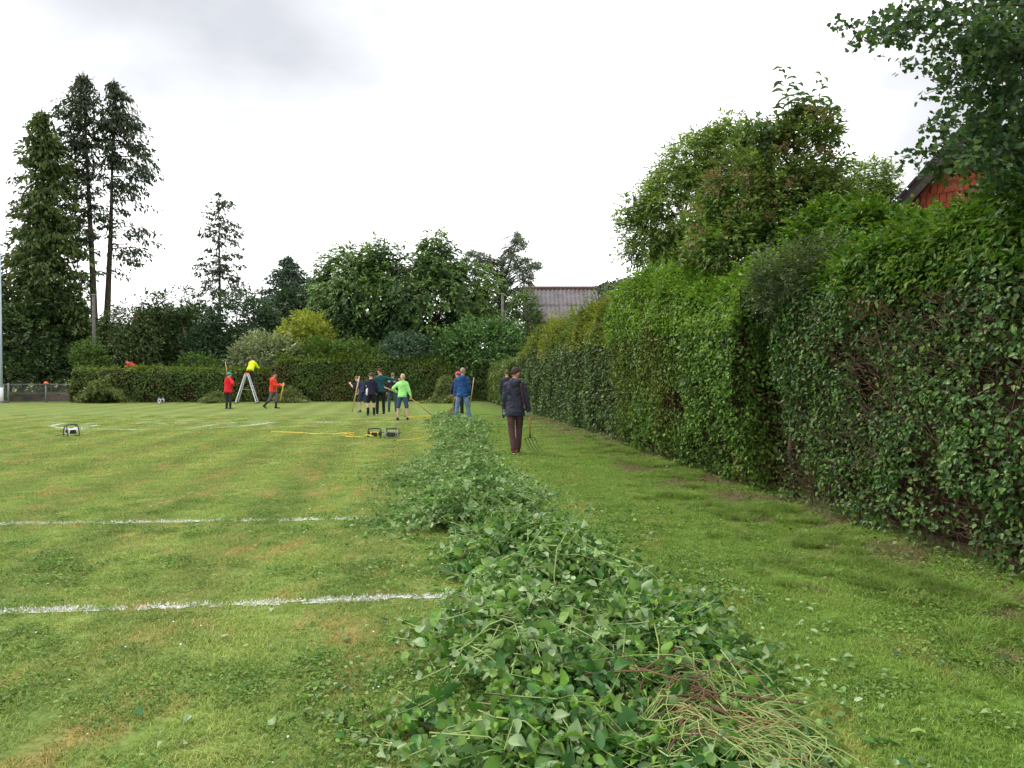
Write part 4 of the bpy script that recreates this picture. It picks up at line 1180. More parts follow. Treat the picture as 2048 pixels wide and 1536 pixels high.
f0, f1 = G(-330, 805), G(162, 805); f0.y = f1.y = 43.2
fence = thing('wire_fence', 'low chain-link fence with metal posts at the far left', 'fence', (f0.x, f0.y, 0))
FL = f1.x - f0.x; FH = 1.08
px_posts = [17, 92, -60, -135, -210, -290]
for px in px_posts:
    x = P(px, 790, 43.2).x - f0.x
    mb = MB(); mb.tube([(x, 0, 0), (x, 0, FH + .06)], .05, 8); mb.build('fence_post', M['galv'], fence, True)
for z in (FH, .55, .06):
    mb = MB(); mb.tube([(0, -.05, z), (FL, -.05, z)], .012 if z == FH else .006, 5); mb.build('tension_wire', M['galv'], fence)
mb = MB()
k = 0.11
nW = int((FL + FH) / k)
for i in range(nW):
    x = i * k
    for s in (1, -1):
        x0, x1 = (x - FH, x) if s == 1 else (x, x - FH)
        za, zb = .03, FH
        # clip to the fence's ends
        if min(x0, x1) < 0 or max(x0, x1) > FL: continue
        mb.tube([(x0, -.062 + .006 * s, za), (x1, -.062 + .006 * s, zb)], .0035, 3, False)
stuff(mb.build('wire_mesh', M['galv'], fence))
lw0 = Vector((f0.x, 45.2, 0))
lw = thing('board_wall', 'low brownish board wall seen through the wire fence', 'wall', lw0)
M['board'] = mat('weathered_board', (0.15, 0.105, 0.085), 0.9, 0, 0.4, 2, .2, 20)
nb = 9
for i in range(nb):
    for j in range(2):
        mb = MB(); mb.box((FL * (i + .5) / nb, random.uniform(-.01, .01), .17 + j * .29), (FL / nb - .03, .05, .27)); mb.build('board', M['board'], lw)
for i in range(nb + 1):
    mb = MB(); mb.box((FL * i / nb, .06, .33), (.1, .07, .66)); mb.build('support_post', M['board'], lw)
cp = P(91, 771, 43.15)
cap_ = thing('orange_cap', 'bright orange cap hung over the wire fence post', 'cap', (cp.x, 43.2, FH + .05))
mb = MB(); mb.ellip((0, 0, .02), (.13, .12, .09), 12, 8); mb.build('crown', M['orange'], cap_, True)
mb = MB(); mb.ellip((.15, -.04, -.01), (.12, .1, .018), 10, 5); mb.build('peak', M['orange'], cap_, True)

# ------------------------------------------------------------------ painted lines
def chalk_line(name, label, pts, w, blades_per_m=0, fray=0.35, bl=1.0):
    pts = [Vector(p) for p in pts]
    root = thing(name, label, 'line', pts[0])
    root['kind'] = 'structure'
    V = []; F = []; t = 0
    cells = []
    for a, b in zip(pts[:-1], pts[1:]):
        d = b - a; L = d.length; d.normalize(); s = Vector((-d.y, d.x, 0))
        step = min(.10, w)
        n = max(1, int(L / step))
        for i in range(n):
            for j in (-1, 0, 1):
                c = a + d * (i + .5) * L / n + s * j * w / 3
                if vnoise(np.array([[c.x, c.y, 0.3]]), 5.0, 4)[0] * .5 + random.random() * .5 < fray: continue
                hl = L / n * .56; hw_ = w / 6 * random.uniform(.8, 1.5)
                z = .004 + .0006 * random.random()
                o = len(V)
                for (p, q) in ((-1, -1), (1, -1), (1, 1), (-1, 1)):
                    v = c + d * hl * p * random.uniform(.7, 1.2) + s * hw_ * q * random.uniform(.7, 1.2) - pts[0]
                    V.append((v.x, v.y, z + .0004 * j))
                F.append((o, o + 1, o + 2, o + 3))
                cells.append(np.array(c))
    mb = MB(); mb.add(V, F); stuff(mb.build('paint', M['chalk'], root))
    if blades_per_m and cells:
        cells = np.array(cells)
        n = int(blades_per_m * sum((b - a).length for a, b in zip(pts[:-1], pts[1:])))
        c = cells[rng.integers(0, len(cells), n)] + rng.normal(0, 1, (n, 3)) * np.array([.04, .02, 0])
        c[:, 2] = rng.uniform(0, .012, n)
        T = nrm(rng.normal(size=(n, 3)) * np.array([1, 1, .4]) + np.array([0, 0, .55])); N = nrm(rdir(n) + np.array([[0, -.2, .6]]))
        stuff(mk('chalked_blades', leaf_mesh('chalked_blades', c - np.array(pts[0]), N, T, bl * rng.uniform(.016, .036, n), .26, LEAF2), M['chalk'], root))
    return root
def gl(*pp): return [G(*p) for p in pp]
chalk_line('chalk_line', 'nearest white chalk line across the grass', gl((-260, 1246), (0, 1225), (300, 1216), (560, 1207), (760, 1198), (1000, 1188)), .080, 800, .37)
chalk_line('chalk_line', 'second white chalk line across the grass, thinner with distance', gl((-200, 1054), (0, 1049), (300, 1045), (560, 1041), (800, 1036), (900, 1034)), .085, 480, .36)
chalk_line('chalk_line', 'faint straight white line across the far grass by the reels', gl((170, 848), (420, 846.5), (560, 845), (700, 844.5), (880, 844)), .06, 200, .40, 1.1)
chalk_line('chalk_line', 'curved white line ending in a tight bend at far left', gl((140, 847.5), (118, 848.5), (104, 851.5), (104, 853), (116, 856), (150, 858.5), (260, 859.5), (380, 859), (440, 856), (490, 852), (535, 847)), .065, 300, .2, 1.1)
chalk_line('chalk_line', 'short diagonal white line just right of the left cable reel', gl((150, 858.5), (172, 855), (195, 851)), .065, 300, .2, 1.1)
chalk_line('chalk_line', 'short diagonal white line in the middle of the curved marking', gl((374, 858.5), (400, 855), (436, 849)), .065, 300, .2, 1.1)

# ------------------------------------------------------------------ clippings
def windrow(y):
    ys = [1.5, 3.1, 4.05, 5.4, 6.9, 8.1, 9.7, 12.1, 14, 16, 20, 23.5, 26]
    cs = [.54, .50, .44, .38, .10, -.44, -.46, -1.04, -1.10, -1.10, -1.45, -1.75, -2.2]
    ws = [.95, .95, .95, .80, .72, 1.10, .74, 1.0, .58, .52, .62, 1.0, .7]
    return np.interp(y, ys, cs), np.interp(y, ys, ws)

def heap(name, label, y0, y1, n_shoot, leaf, material, n_parts=0, hmax=.36, tmpl=LEAF4, wfun=windrow, stem_n=0, shoot=.6, per=11, seed=0, edge=1.12, cat='clippings'):
    c0, w0 = wfun((y0 + y1) / 2)
    root = thing(name, label, cat, (float(c0), (y0 + y1) / 2, 0))
    ctr = np.array(root.location)
    def hgt(x, y):
        c, w = wfun(y)
        w = w * (.78 + .44 * vnoise(np.stack([y, np.sign(x - c) * 3, 0 * y], 1), 1.3, 81 + seed))
        q = np.clip(1 - ((x - c) / w) ** 2, 0, 1) ** .7
        ends = np.clip(np.minimum(y - y0, y1 - y) / .35 + .55, 0, 1)
        return hmax * q * ends * np.clip(3.8 * fbm(np.stack([x, y, np.zeros_like(x)], 1), 1.9, 60 + seed, 3) - .95, .10, 2.0)
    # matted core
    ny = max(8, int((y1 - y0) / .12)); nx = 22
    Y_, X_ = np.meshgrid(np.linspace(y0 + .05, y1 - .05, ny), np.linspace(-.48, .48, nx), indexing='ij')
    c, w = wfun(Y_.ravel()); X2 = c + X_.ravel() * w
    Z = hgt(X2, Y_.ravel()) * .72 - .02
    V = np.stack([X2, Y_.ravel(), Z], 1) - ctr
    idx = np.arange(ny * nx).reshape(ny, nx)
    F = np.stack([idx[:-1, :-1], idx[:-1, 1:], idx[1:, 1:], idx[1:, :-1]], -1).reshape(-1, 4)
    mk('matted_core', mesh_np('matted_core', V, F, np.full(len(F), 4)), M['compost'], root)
    # shoots lying in all directions, leaves along them
    y = rng.uniform(y0, y1, n_shoot); c, w = wfun(y)
    sg = rng.normal(0, .5, n_shoot)
    w = w * (.78 + .44 * vnoise(np.stack([y, np.sign(sg) * 3, 0 * y], 1), 1.3, 81 + seed))
    x = c + w * np.clip(sg, -edge, edge)
    km = fbm(np.stack([x, y, 0 * x], 1), 1.9, 91 + seed, 3) > .20 + .22 * np.abs(sg)
    x, y, c, w, sg = x[km], y[km], c[km], w[km], sg[km]; n_shoot = len(x)
    z = hgt(x, y) + rng.uniform(-.10, .05, n_shoot)
    az = rng.uniform(0, 2 * math.pi, n_shoot)
    D = np.stack([np.cos(az), np.sin(az) * .8, rng.normal(.03, .22, n_shoot)], 1); D = nrm(D)
    Ln = shoot * rng.uniform(.5, 1.4, n_shoot)
    upr = rng.random(n_shoot) < .10
    D[upr, 2] += rng.uniform(.25, .9, int(upr.sum())); D = nrm(D)
    LP = []; LN = []; LT = []; LL = []
    S = nrm(np.cross(D, np.array([[0, 0, 1.0]])))
    stems = []
    bend = rng.normal(0, .18, n_shoot)
    def at(t):
        q = np.stack([x, y, z], 1) + D * (Ln * (t - .5))[:, None] + S * (bend * Ln * (t - .5) ** 2 * 2)[:, None]
        hh = hgt(q[:, 0], q[:, 1])
        q[:, 2] = np.where(upr, np.maximum(.02, q[:, 2]), np.maximum(.015, .55 * q[:, 2] + .45 * (hh + z - hgt(x, y))))
        return q
    for j in range(per):
        t = (j + .5) / per
        q = at(t); sd = 1 if j % 2 else -1
        n_ = n_shoot
        LP.append(q + rng.normal(0, .012, (n_, 3)))
        LT.append(D * .6 + S * sd * .9 + rng.normal(0, .35, (n_, 3)))
        LN.append(np.array([[0, 0, 1.0]]) * .55 + rng.normal(0, .8, (n_, 3)))
        LL.append(leaf * rng.uniform(.42, 1.0, n_) * (.7 + .75 * rng.random(n_) ** 2) * rng.uniform(.95, 1.1) * 1.15)
    Pp, Nn, Tt, Ll = map(np.concatenate, (LP, LN, LT, LL))
    Pp[:, 2] = np.maximum(Pp[:, 2], .02)
    msk = np.ones(len(Pp), bool)
    if n_parts:
        over = Pp[:, 2] - hgt(Pp[:, 0], Pp[:, 1])
        px = Pp[:, 0] / Pp[:, 1]
        cand = np.where((over > -.005) & (Pp[:, 1] > 3.25) & (np.abs(px) < .68) & (Pp[:, 1] < 5.2))[0]
        cand = cand[np.argsort(-over[cand])][:n_parts * 2]
        sel = rng.choice(cand, min(n_parts, len(cand)), replace=False)
        msk[sel] = False
        leaf_objs('leaf', Pp[sel] + np.array([0, 0, .02]), Nn[sel], Tt[sel], Ll[sel] * 1.1, .82, tmpl, material, root)
    if tmpl is LEAF8:
        nr_ = msk & (Pp[:, 1] < 4.8)
        stuff(mk('leaves', leaf_mesh('leaves', Pp[nr_] - ctr, Nn[nr_], Tt[nr_], Ll[nr_], .82, LEAF8), material, root))
        msk = msk & ~nr_
        tmpl = LEAF4
    stuff(mk('leaves', leaf_mesh('leaves', Pp[msk] - ctr, Nn[msk], Tt[msk], Ll[msk], .82, tmpl), material, root))
    # shoot stems (every second one)
    mb = MB()
    A, B_, C_ = at(0.0), at(.5), at(1.0)
    for i in range(0, n_shoot, 2):
        up_ = np.array([0, 0, .006 * (i % 3)])
        mb.tube([A[i] - ctr + up_, B_[i] - ctr + up_, C_[i] - ctr + up_], [.0038, .0032, .0016], 4, False)
    stuff(mb.build('shoots', M['stem'], root))
    return root, hgt

near, hg = heap('clippings_heap', 'nearest heap of cut hedge branches with large leaves on the grass', 1.7, 6.6, 3300, .074, M['pile'], n_parts=300, hmax=.19, per=12, shoot=.42, seed=11, tmpl=LEAF8)
heap('clippings_heap', 'middle stretch of the cut branches, beside the second chalk line', 6.6, 11.2, 2500, .066, M['pile'], hmax=.18, per=11, shoot=.46, seed=2)
heap('clippings_heap', 'stretch of cut branches left of the man with the pitchfork', 11.2, 19.5, 2400, .075, M['pile_far'], hmax=.19, per=10, shoot=.5, seed=3, tmpl=LEAF2)
heap('clippings_heap', 'far end of the cut branches at the feet of the man in blue', 19.5, 27.0, 1300, .095, M['pile_far'], hmax=.17, per=9, shoot=.7, seed=4, tmpl=LEAF2)
def small_heap(px0, px1, py, name, label, hm, n, mname, dy=.8):
    a, b = G(px0, py), G(px1, py)
    cx, hw_ = (a.x + b.x) / 2, (b.x - a.x) / 2
    return heap(name, label, a.y - dy, a.y + dy, n, .13, M[mname], hmax=hm, tmpl=LEAF2, wfun=lambda y: (cx + 0 * np.asarray(y, float), hw_ + 0 * np.asarray(y, float)), shoot=.6, per=8, seed=9)
small_heap(155, 245, 806, 'clippings_heap', 'yellowish heap of cuttings at the left end of the back hedge', .85, 420, 'pile_yel')
small_heap(548, 615, 805, 'clippings_heap', 'small heap of cuttings by the walking man in red', .55, 300, 'pile_yel')
small_heap(405, 445, 806, 'clippings_heap', 'small heap of cuttings behind the man in the turquoise cap', .35, 160, 'pile_yel')
small_heap(850, 925, 806, 'clippings_heap', 'yellowish heap of cuttings behind the man in blue', .75, 380, 'pile_yel')

# tangle of bare stems on the right flank of the near heap
cn = np.array(near.location)
def stem_obj(p0, az, ln, lift, r, m):
    d = Vector((math.cos(az), math.sin(az), 0)); s = Vector((-d.y, d.x, 0)); k = random.uniform(-.35, .35)
    pts = []
    for i in range(6):
        t = i / 5
        q = Vector(p0) + d * ln * (t - .5) + s * k * ln * math.sin(math.pi * t)
        gz = float(hg(np.array([q.x]), np.array([q.y]))[0])
        q.z = max(.012, gz + .03 + lift * math.sin(math.pi * t) + .015)
        pts.append(q - Vector(cn))
    mb = MB(); mb.tube(pts, [r, r, r * .9, r * .8, r * .6, r * .35], 4, False)
    return mb
for i in range(235):
    p0 = (random.gauss(.98, .2), random.gauss(3.24, .17), 0)
    stem_obj(p0, random.gauss(2.7, 1.0), random.uniform(.2, .5), random.uniform(.0, .10), random.uniform(.0022, .0040), 0).build('stem', M['stem'] if random.random() < .86 else M['straw'], near)
for i in range(30):
    p0 = (random.gauss(.9, .16), random.gauss(3.4, .18), 0)
    stem_obj(p0, random.gauss(1.2, .9), random.uniform(.2, .6), random.uniform(.02, .12), random.uniform(.003, .006), 0).build('dry_stem', M['root'], near)
for i in range(60):
    y_ = random.uniform(3.2, 10); c_, w_ = windrow(y_)
    p0 = (float(c_ + random.uniform(-.8, .8) * w_), y_, 0)
    if y_ < 6.4:
        stem_obj(p0, random.uniform(0, 6.28), random.uniform(.5, 1.1), random.uniform(.03, .16), random.uniform(.003, .0055), 0).build('stem', M['stem'] if random.random() < .7 else M['root'], near)

# loose leaves lying about on the grass
n = 2600
y = rng.uniform(2.6, 16, n) ** 1.0
c, w = windrow(y)
x = c + w * np.sign(rng.normal(.25, 1, n)) * (1 + np.abs(rng.exponential(.45, n)))
k = x < 4.6 + HXS * y
x, y = x[k], y[k]
pp = np.stack([x, y, rng.uniform(.02, .035, len(x))], 1)
tag(mk('fallen_leaves', leaf_mesh('fallen_leaves', pp, np.array([[0, 0, 1.0]]) + .45 * rng.normal(size=pp.shape), rdir(len(pp)), .045 * rng.uniform(.5, 1.4, len(pp)), .8, LEAF4), M['pile']),
    'loose green leaves scattered on the grass around the heap', 'leaves', kind='stuff')
n = 5200
y = rng.uniform(3, 30, n)
x = hx(y) - np.abs(rng.exponential(.42, n)) + .25
pp = np.stack([x, y, rng.uniform(.008, .04, n)], 1)
M['litter'] = leaf_mat('leaf_litter', [(0.05, 0.10, 0.03), (0.10, 0.13, 0.04), (0.17, 0.12, 0.06), (0.12, 0.07, 0.04), (0.2, 0.22, 0.12)], .15, .7, .9)
tag(mk('leaf_litter', leaf_mesh('leaf_litter', pp, np.array([[0, 0, 1.0]]) + .5 * rng.normal(size=pp.shape), rdir(len(pp)), .042 * rng.uniform(.5, 1.4, n), .75, LEAF2), M['litter']),
    'brown and green leaf litter along the foot of the hedge', 'leaf litter', kind='stuff')

# ------------------------------------------------------------------ grass
grass_col = bpy.data.collections.new('grass_tufts')
clover_col = bpy.data.collections.new('clover_tufts')
long_col = bpy.data.collections.new('long_tufts')
def blade_patch(name, n, side, h0, h1, wid, lean, material, col):
    p = np.stack([rng.uniform(-side / 2, side / 2, n), rng.uniform(-side / 2, side / 2, n), np.zeros(n)], 1)
    az = rng.uniform(0, 2 * math.pi, n)
    d = np.stack([np.cos(az), np.sin(az), np.zeros(n)], 1); s = np.stack([-np.sin(az), np.cos(az), np.zeros(n)], 1)
    h = rng.uniform(h0, h1, n)[:, None]; le = (lean * rng.uniform(.2, 1.3, n))[:, None] * h
    up = np.array([[0, 0, 1.0]])
    w = wid * rng.uniform(.7, 1.3, n)[:, None]
    v = np.stack([p - s * w, p + s * w, p + up * h * .6 + d * le * .35 + s * w * .75, p + up * h * .6 + d * le * .35 - s * w * .75, p + up * h * (1 - .25 * np.minimum(1, le / h)) + d * le], 1)
    lp = np.array([0, 1, 2, 3, 3, 2, 4])
    me = mesh_np(name, v.reshape(-1, 3), np.arange(n)[:, None] * 5 + lp[None], np.tile([4, 3], n))
    me.materials.append(material)
    o = bpy.data.objects.new(name, me); col.objects.link(o)
for i in range(5):
    blade_patch('grass_tuft', 460, .30, .010, .029, .0021, 1.4, M['blade'], grass_col)
for i in range(4):
    n = 90
    p = np.stack([rng.normal(0, .07, n), rng.normal(0, .07, n), rng.uniform(.012, .034, n)], 1)
    me = leaf_mesh('clover_tuft', p, np.array([[0, 0, 1.0]]) + .35 * rng.normal(size=(n, 3)), rdir(n), rng.uniform(.012, .026, n), .95, LEAF4)
    me.materials.append(M['clover']); o = bpy.data.objects.new('clover_tuft', me); clover_col.objects.link(o)
for i in range(4):
    blade_patch('long_tuft', 120, .24, .05, .15, .0028, 2.4, M['long_grass'], long_col)

def scatter(name, pts, rot, scl, col, label, cat):
    me = bpy.data.meshes.new(name)
    me.vertices.add(len(pts)); me.vertices.foreach_set('co', np.ascontiguousarray(pts, dtype=np.float32).ravel())
    a = me.attributes.new('rz', 'FLOAT', 'POINT'); a.data.foreach_set('value', np.asarray(rot, np.float32))
    a = me.attributes.new('sc', 'FLOAT', 'POINT'); a.data.foreach_set('value', np.asarray(scl, np.float32))
    o = bpy.data.objects.new(name, me); COL.objects.link(o)
    ng = bpy.data.node_groups.new(name, 'GeometryNodeTree')
    ng.interface.new_socket('Geometry', in_out='INPUT', socket_type='NodeSocketGeometry')
    ng.interface.new_socket('Geometry', in_out='OUTPUT', socket_type='NodeSocketGeometry')
    N_ = ng.nodes; L_ = ng.links
    gi = N_.new('NodeGroupInput'); go = N_.new('NodeGroupOutput')
    ip = N_.new('GeometryNodeInstanceOnPoints'); ci = N_.new('GeometryNodeCollectionInfo')
    ci.inputs['Collection'].default_value = col; ci.inputs['Separate Children'].default_value = True; ci.inputs['Reset Children'].default_value = True
    r_ = N_.new('GeometryNodeInputNamedAttribute'); r_.data_type = 'FLOAT'; r_.inputs['Name'].default_value = 'rz'
    s_ = N_.new('GeometryNodeInputNamedAttribute'); s_.data_type = 'FLOAT'; s_.inputs['Name'].default_value = 'sc'
    cx = N_.new('ShaderNodeCombineXYZ'); L_.new(r_.outputs[0], cx.inputs[2])
    L_.new(gi.outputs[0], ip.inputs['Points']); L_.new(ci.outputs[0], ip.inputs['Instance'])
    ip.inputs['Pick Instance'].default_value = True
    L_.new(cx.outputs[0], ip.inputs['Rotation']); L_.new(s_.outputs[0], ip.inputs['Scale'])
    L_.new(ip.outputs[0], go.inputs[0])
    md = o.modifiers.new('scatter', 'NODES'); md.node_group = ng
    return tag(o, label, cat, kind='stuff')

def grid_pts(y0, y1, step, xl=.82, pad=1.0):
    ys = np.arange(y0, y1, step); out = []
    for y in ys:
        xs = np.arange(-xl * y - pad, min(xl * y + pad, hx(y) + .25), step)
        out.append(np.stack([xs, np.full(len(xs), y), np.zeros(len(xs))], 1))
    p = np.concatenate(out)
    p[:, :2] += rng.uniform(-.5, .5, (len(p), 2)) * step
    return p
g1 = grid_pts(1.9, 13, .215)
g2 = grid_pts(13, 31, .36)
gp = np.concatenate([g1, g2]); sc_ = np.concatenate([rng.uniform(.85, 1.15, len(g1)), rng.uniform(1.35, 1.7, len(g2))])
dn = fbm(gp, .85, 15, 3)
sc_ = sc_ * (.8 + .4 * dn)
kp_ = rng.random(len(gp)) < np.clip((31 - gp[:, 1]) / 14, 0, 1)
gp, sc_ = gp[kp_], sc_[kp_]
scatter('grass', gp, rng.uniform(0, 6.28, len(gp)), sc_, grass_col, 'short mown grass of the pitch', 'grass')
cp_ = grid_pts(2.2, 10, .17)
cp_ = cp_[rng.random(len(cp_)) < np.clip((fbm(cp_, 1.3, 44, 4) - .44) * 5, .06, .85) * np.clip((10.5 - cp_[:, 1]) / 5, 0, 1)]
scatter('clover', cp_, rng.uniform(0, 6.28, len(cp_)), rng.uniform(.7, 1.3, len(cp_)), clover_col, 'dark green clover patches in the near grass', 'clover')
n = 2600
y = np.concatenate([rng.uniform(3.2, 11, n // 2), rng.uniform(3.2, 20, n - n // 2)]); x = hx(y) - .1 - np.abs(rng.normal(.3, .62, n)) * np.where(y < 11, 1, .6)
lg = np.stack([x, y, np.zeros(n)], 1)
lg = lg[rng.random(len(lg)) < np.clip((fbm(lg, 1.9, 71, 3) - .44) * 4, 0, .8)]
scatter('long_grass', lg, rng.uniform(0, 6.28, len(lg)), rng.uniform(.4, .95, len(lg)), long_col, 'longer lush grass along the foot of the hedge', 'grass')
n = 230
y = 2.6 + 14 * rng.random(n) ** 1.3; x = rng.uniform(-.75, .35, n) * y
pp = np.stack([x, y, rng.uniform(.03, .045, n)], 1)
tag(mk('daisies', leaf_mesh('daisies', pp, np.array([[0, 0, 1.0]]) + .4 * rng.normal(size=pp.shape), rdir(n), rng.uniform(.007, .014, n), 1.0, LEAF4), M['daisy']), 'tiny white flower heads dotted over the near grass', 'daisies', kind='stuff')

# ------------------------------------------------------------------ people
def remesh(mb, voxel, smooth=4, fold=0.0, seed=0):
    """fuse overlapping lofts into one skin"""
    me = mb.mesh('tmp')
    bm = bmesh.new(); bm.from_mesh(me); bmesh.ops.recalc_face_normals(bm, faces=bm.faces); bm.to_mesh(me); bm.free()
    o = bpy.data.objects.new('tmp', me); COL.objects.link(o)
    r = o.modifiers.new('r', 'REMESH'); r.mode = 'VOXEL'; r.voxel_size = voxel; r.use_smooth_shade = True
    if smooth:
        s = o.modifiers.new('s', 'SMOOTH'); s.iterations = smooth; s.factor = .5
    dg = bpy.context.evaluated_depsgraph_get(); dg.update()
    out = bpy.data.meshes.new_from_object(o.evaluated_get(dg))
    bpy.data.objects.remove(o); bpy.data.meshes.remove(me)
    n = len(out.vertices)
    if fold > 0 and n:
        co = np.zeros(n * 3, np.float32); out.vertices.foreach_get('co', co); co = co.reshape(-1, 3)
        no = np.zeros(n * 3, np.float32); out.vertices.foreach_get('normal', no); no = no.reshape(-1, 3)
        q = co * np.array([1, 1, 1.6])
        d = (fbm(q, 9, seed, 2) - .5) * 2 * fold + (np.abs(vnoise(q, 16, seed + 5) - .5) - .25) * fold
        co = co + no * d[:, None]
        out.vertices.foreach_set('co', co.astype(np.float32).ravel()); out.update()
    return out

def ring(c, ax, ay, rx, ry, n=14):
    return [c + ax * (rx * math.cos(2 * math.pi * k / n)) + ay * (ry * math.sin(2 * math.pi * k / n)) for k in range(n)]

def limb(mb, pts, rads, n=10):
    mb.tube(pts, rads, n, True)
    for p, r in zip(pts, rads):
        mb.ellip(p, (r, r, r), 8, 6)

SKIN = mat('skin', (0.52, 0.27, 0.19), 0.6, 0, 0.1, 10)
SKIN2 = mat('skin_pale', (0.60, 0.36, 0.28), 0.6, 0, 0.1, 10)
CLOTH = {}
def cloth(col):
    if col not in CLOTH:
        CLOTH[col] = mat('cloth', col, 0.8, 0, 0.22, 7, .25, 60, .2)
    return CLOTH[col]

def hand(mb, wrist, d, palm_n, curl=0.5, s=1.0, right=1):
    """palm, four unequal bent fingers, a thumb from the side of the palm"""
    d = d.normalized(); n = (palm_n - d * palm_n.dot(d)).normalized(); b = d.cross(n) * right
    R0 = [ring(wrist + d * (t * s), b, n, w * s, h * s, 8) for t, w, h in ((-.02, .024, .019), (.02, .030, .017), (.06, .040, .015), (.088, .039, .013))]
    mb.loft(R0)
    for k, (off, ln) in enumerate(((.030, .066), (.010, .076), (-.011, .070), (-.030, .054))):
        p = wrist + (d * .085 + b * off) * s
        pts = [p]; a = 0; dd = d
        for j, f in enumerate((.45, .32, .25)):
            a += curl * (.75 + .15 * j)
            dd = d * math.cos(a) + n * math.sin(a)
            p = p + dd * (ln * f * s); pts.append(p)
        mb.tube(pts, [.0095 * s, .009 * s, .0082 * s, .006 * s], 6)
    p0 = wrist + (d * .028 + b * .030) * s
    p1 = p0 + (d * .026 + b * .026 + n * .012) * s
    p2 = p1 + (d * .030 + b * .004 + n * .02 * (1 + curl)) * s
    mb.tube([p0, p1, p2], [.013 * s, .011 * s, .008 * s], 6)

def person(label, loc, heading, H, top, bottom, shoes, hair, arms, legs, lean=0.05, side=0.0, head_yaw=0.0, head_pitch=0.0, cap=None, hood=False,
           sleeve='long', trousers='long', jacket_len=0.10, voxel=0.027, bulk=1.0, skin=None, boots=False, glove=None, hair_kind='short', base_z=0.0, tops=None, curl=1.0):
    """arms: ((upper dir),(fore dir)) for left, right; legs: ((thigh dir),(shin dir)) for left, right; local x right, y forward, z up"""
    skin = skin or SKIN
    s = H / 1.75
    V3 = Vector
    root = thing('person', label, 'person', (loc[0], loc[1], base_z), heading)
    tl, sl_, ua, fa = .45 * s, .435 * s, .285 * s, .25 * s
    J = {}
    # legs first, pelvis at origin, then raise so that the lower foot touches the ground
    for i, sd in enumerate((-1, 1)):
        hip = V3((sd * .092 * s, 0, 0))
        th, sh = V3(legs[i][0]).normalized(), V3(legs[i][1]).normalized()
        kn = hip + th * tl; an = kn + sh * sl_
        J['hip', i], J['knee', i], J['ank', i] = hip, kn, an
    low = min(J['ank', 0].z, J['ank', 1].z)
    pz = -low + .085 * s
    for k in J: J[k] = J[k] + V3((0, 0, pz))
    pel = V3((0, 0, pz))
    spine = Matrix.Rotation(side, 3, 'Y') @ Matrix.Rotation(-lean, 3, 'X') @ V3((0, 0, 1))
    fx = V3((1, 0, 0)); fx = (fx - spine * fx.dot(spine)).normalized(); fy = spine.cross(fx)   # right, forward of the torso
    def tp(z, y=0.0): return pel + spine * (z * s) + fy * (y * s)
    torso = [(-.06, .10, .085, 0), (.0, .155, .115, -.01), (.08, .160, .115, -.005), (.20, .140, .100, 0), (.32, .158, .112, .005), (.40, .172, .116, 0), (.46, .160, .104, -.006), (.50, .128, .090, -.012), (.53, .092, .076, -.014), (.57, .062, .062, -.005)]
    sho = [tp(.452) + fx * (sd * .160 * s) for sd in (-1, 1)]
    neck0, neck1 = tp(.54), tp(.61, .015)
    hq = Matrix.Rotation(head_yaw, 3, spine) @ Matrix.Rotation(-head_pitch, 3, fx)
    hx_, hy_, hz_ = hq @ fx, hq @ fy, hq @ spine
    hc = tp(.695, .02) + hy_ * (.012 * s)
    wr = []; 
    el = []
    for i in range(2):
        u, f = V3(arms[i][0]).normalized(), V3(arms[i][1]).normalized()
        e_ = sho[i] + u * ua; w_ = e_ + f * fa
        el.append(e_); wr.append(w_)
    # ---- body: one skin
    mb = MB()
    mb.loft([ring(tp(z, y), fx, fy, rx * s, ry * s) for z, rx, ry, y in torso])
    limb(mb, [neck0, neck1], [.056 * s, .054 * s])
    rot = Matrix((hx_, hy_, hz_)).transposed()
    mb.ellip(hc + hz_ * (.022 * s), (.081 * s, .101 * s, .110 * s), 14, 10, rot)
    mb.ellip(hc - hz_ * (.055 * s) + hy_ * (.022 * s), (.060 * s, .068 * s, .062 * s), 12, 8, rot)
    mb.ellip(hc + hy_ * (.096 * s) - hz_ * (.022 * s), (.014 * s, .022 * s, .026 * s), 8, 6, rot)      # nose
    for sd in (-1, 1):
        mb.ellip(hc + hx_ * (.079 * s * sd) - hz_ * (.012 * s), (.012 * s, .022 * s, .034 * s), 8, 6, rot)   # ears
        mb.ellip(hc + hx_ * (.033 * s * sd) + hy_ * (.083 * s) + hz_ * (.022 * s), (.022 * s, .016 * s, .010 * s), 8, 6, rot)  # brows
    mb.ellip(hc + hy_ * (.083 * s) - hz_ * (.062 * s), (.024 * s, .012 * s, .012 * s), 8, 6, rot)      # lips
    for i in range(2):
        limb(mb, [sho[i], sho[i].lerp(el[i], .5), el[i], el[i].lerp(wr[i], .4), wr[i]], [.058 * s, .050 * s, .040 * s, .041 * s, .027 * s])
        h_, k_, a_ = J['hip', i], J['knee', i], J['ank', i]
        limb(mb, [h_, h_.lerp(k_, .5), k_, k_.lerp(a_, .3), k_.lerp(a_, .75), a_], [.088 * s, .075 * s, .055 * s, .058 * s, .040 * s, .036 * s])
    bme = remesh(mb, voxel * .9, 2)
    # hands joined to the same skin
    hm = MB()
    hands = []
    for i in range(2):
        d = (wr[i] - el[i]).normalized()
        pn = V3((0.6 if i == 0 else -0.6, .5, -.2))
        if glove is None:
            hand(hm, wr[i], d, pn, curl, s, 1 if i == 0 else -1)
        hands.append(wr[i] + d * (.075 * s))
    if glove is None:
        bm = bmesh.new(); bm.from_mesh(bme); t2 = hm.mesh('h', True); bm.from_mesh(t2); bm.to_mesh(bme); bm.free(); bpy.data.meshes.remove(t2)
        bme.polygons.foreach_set('use_smooth', [True] * len(bme.polygons))
    bme.materials.clear(); bme.materials.append(skin)
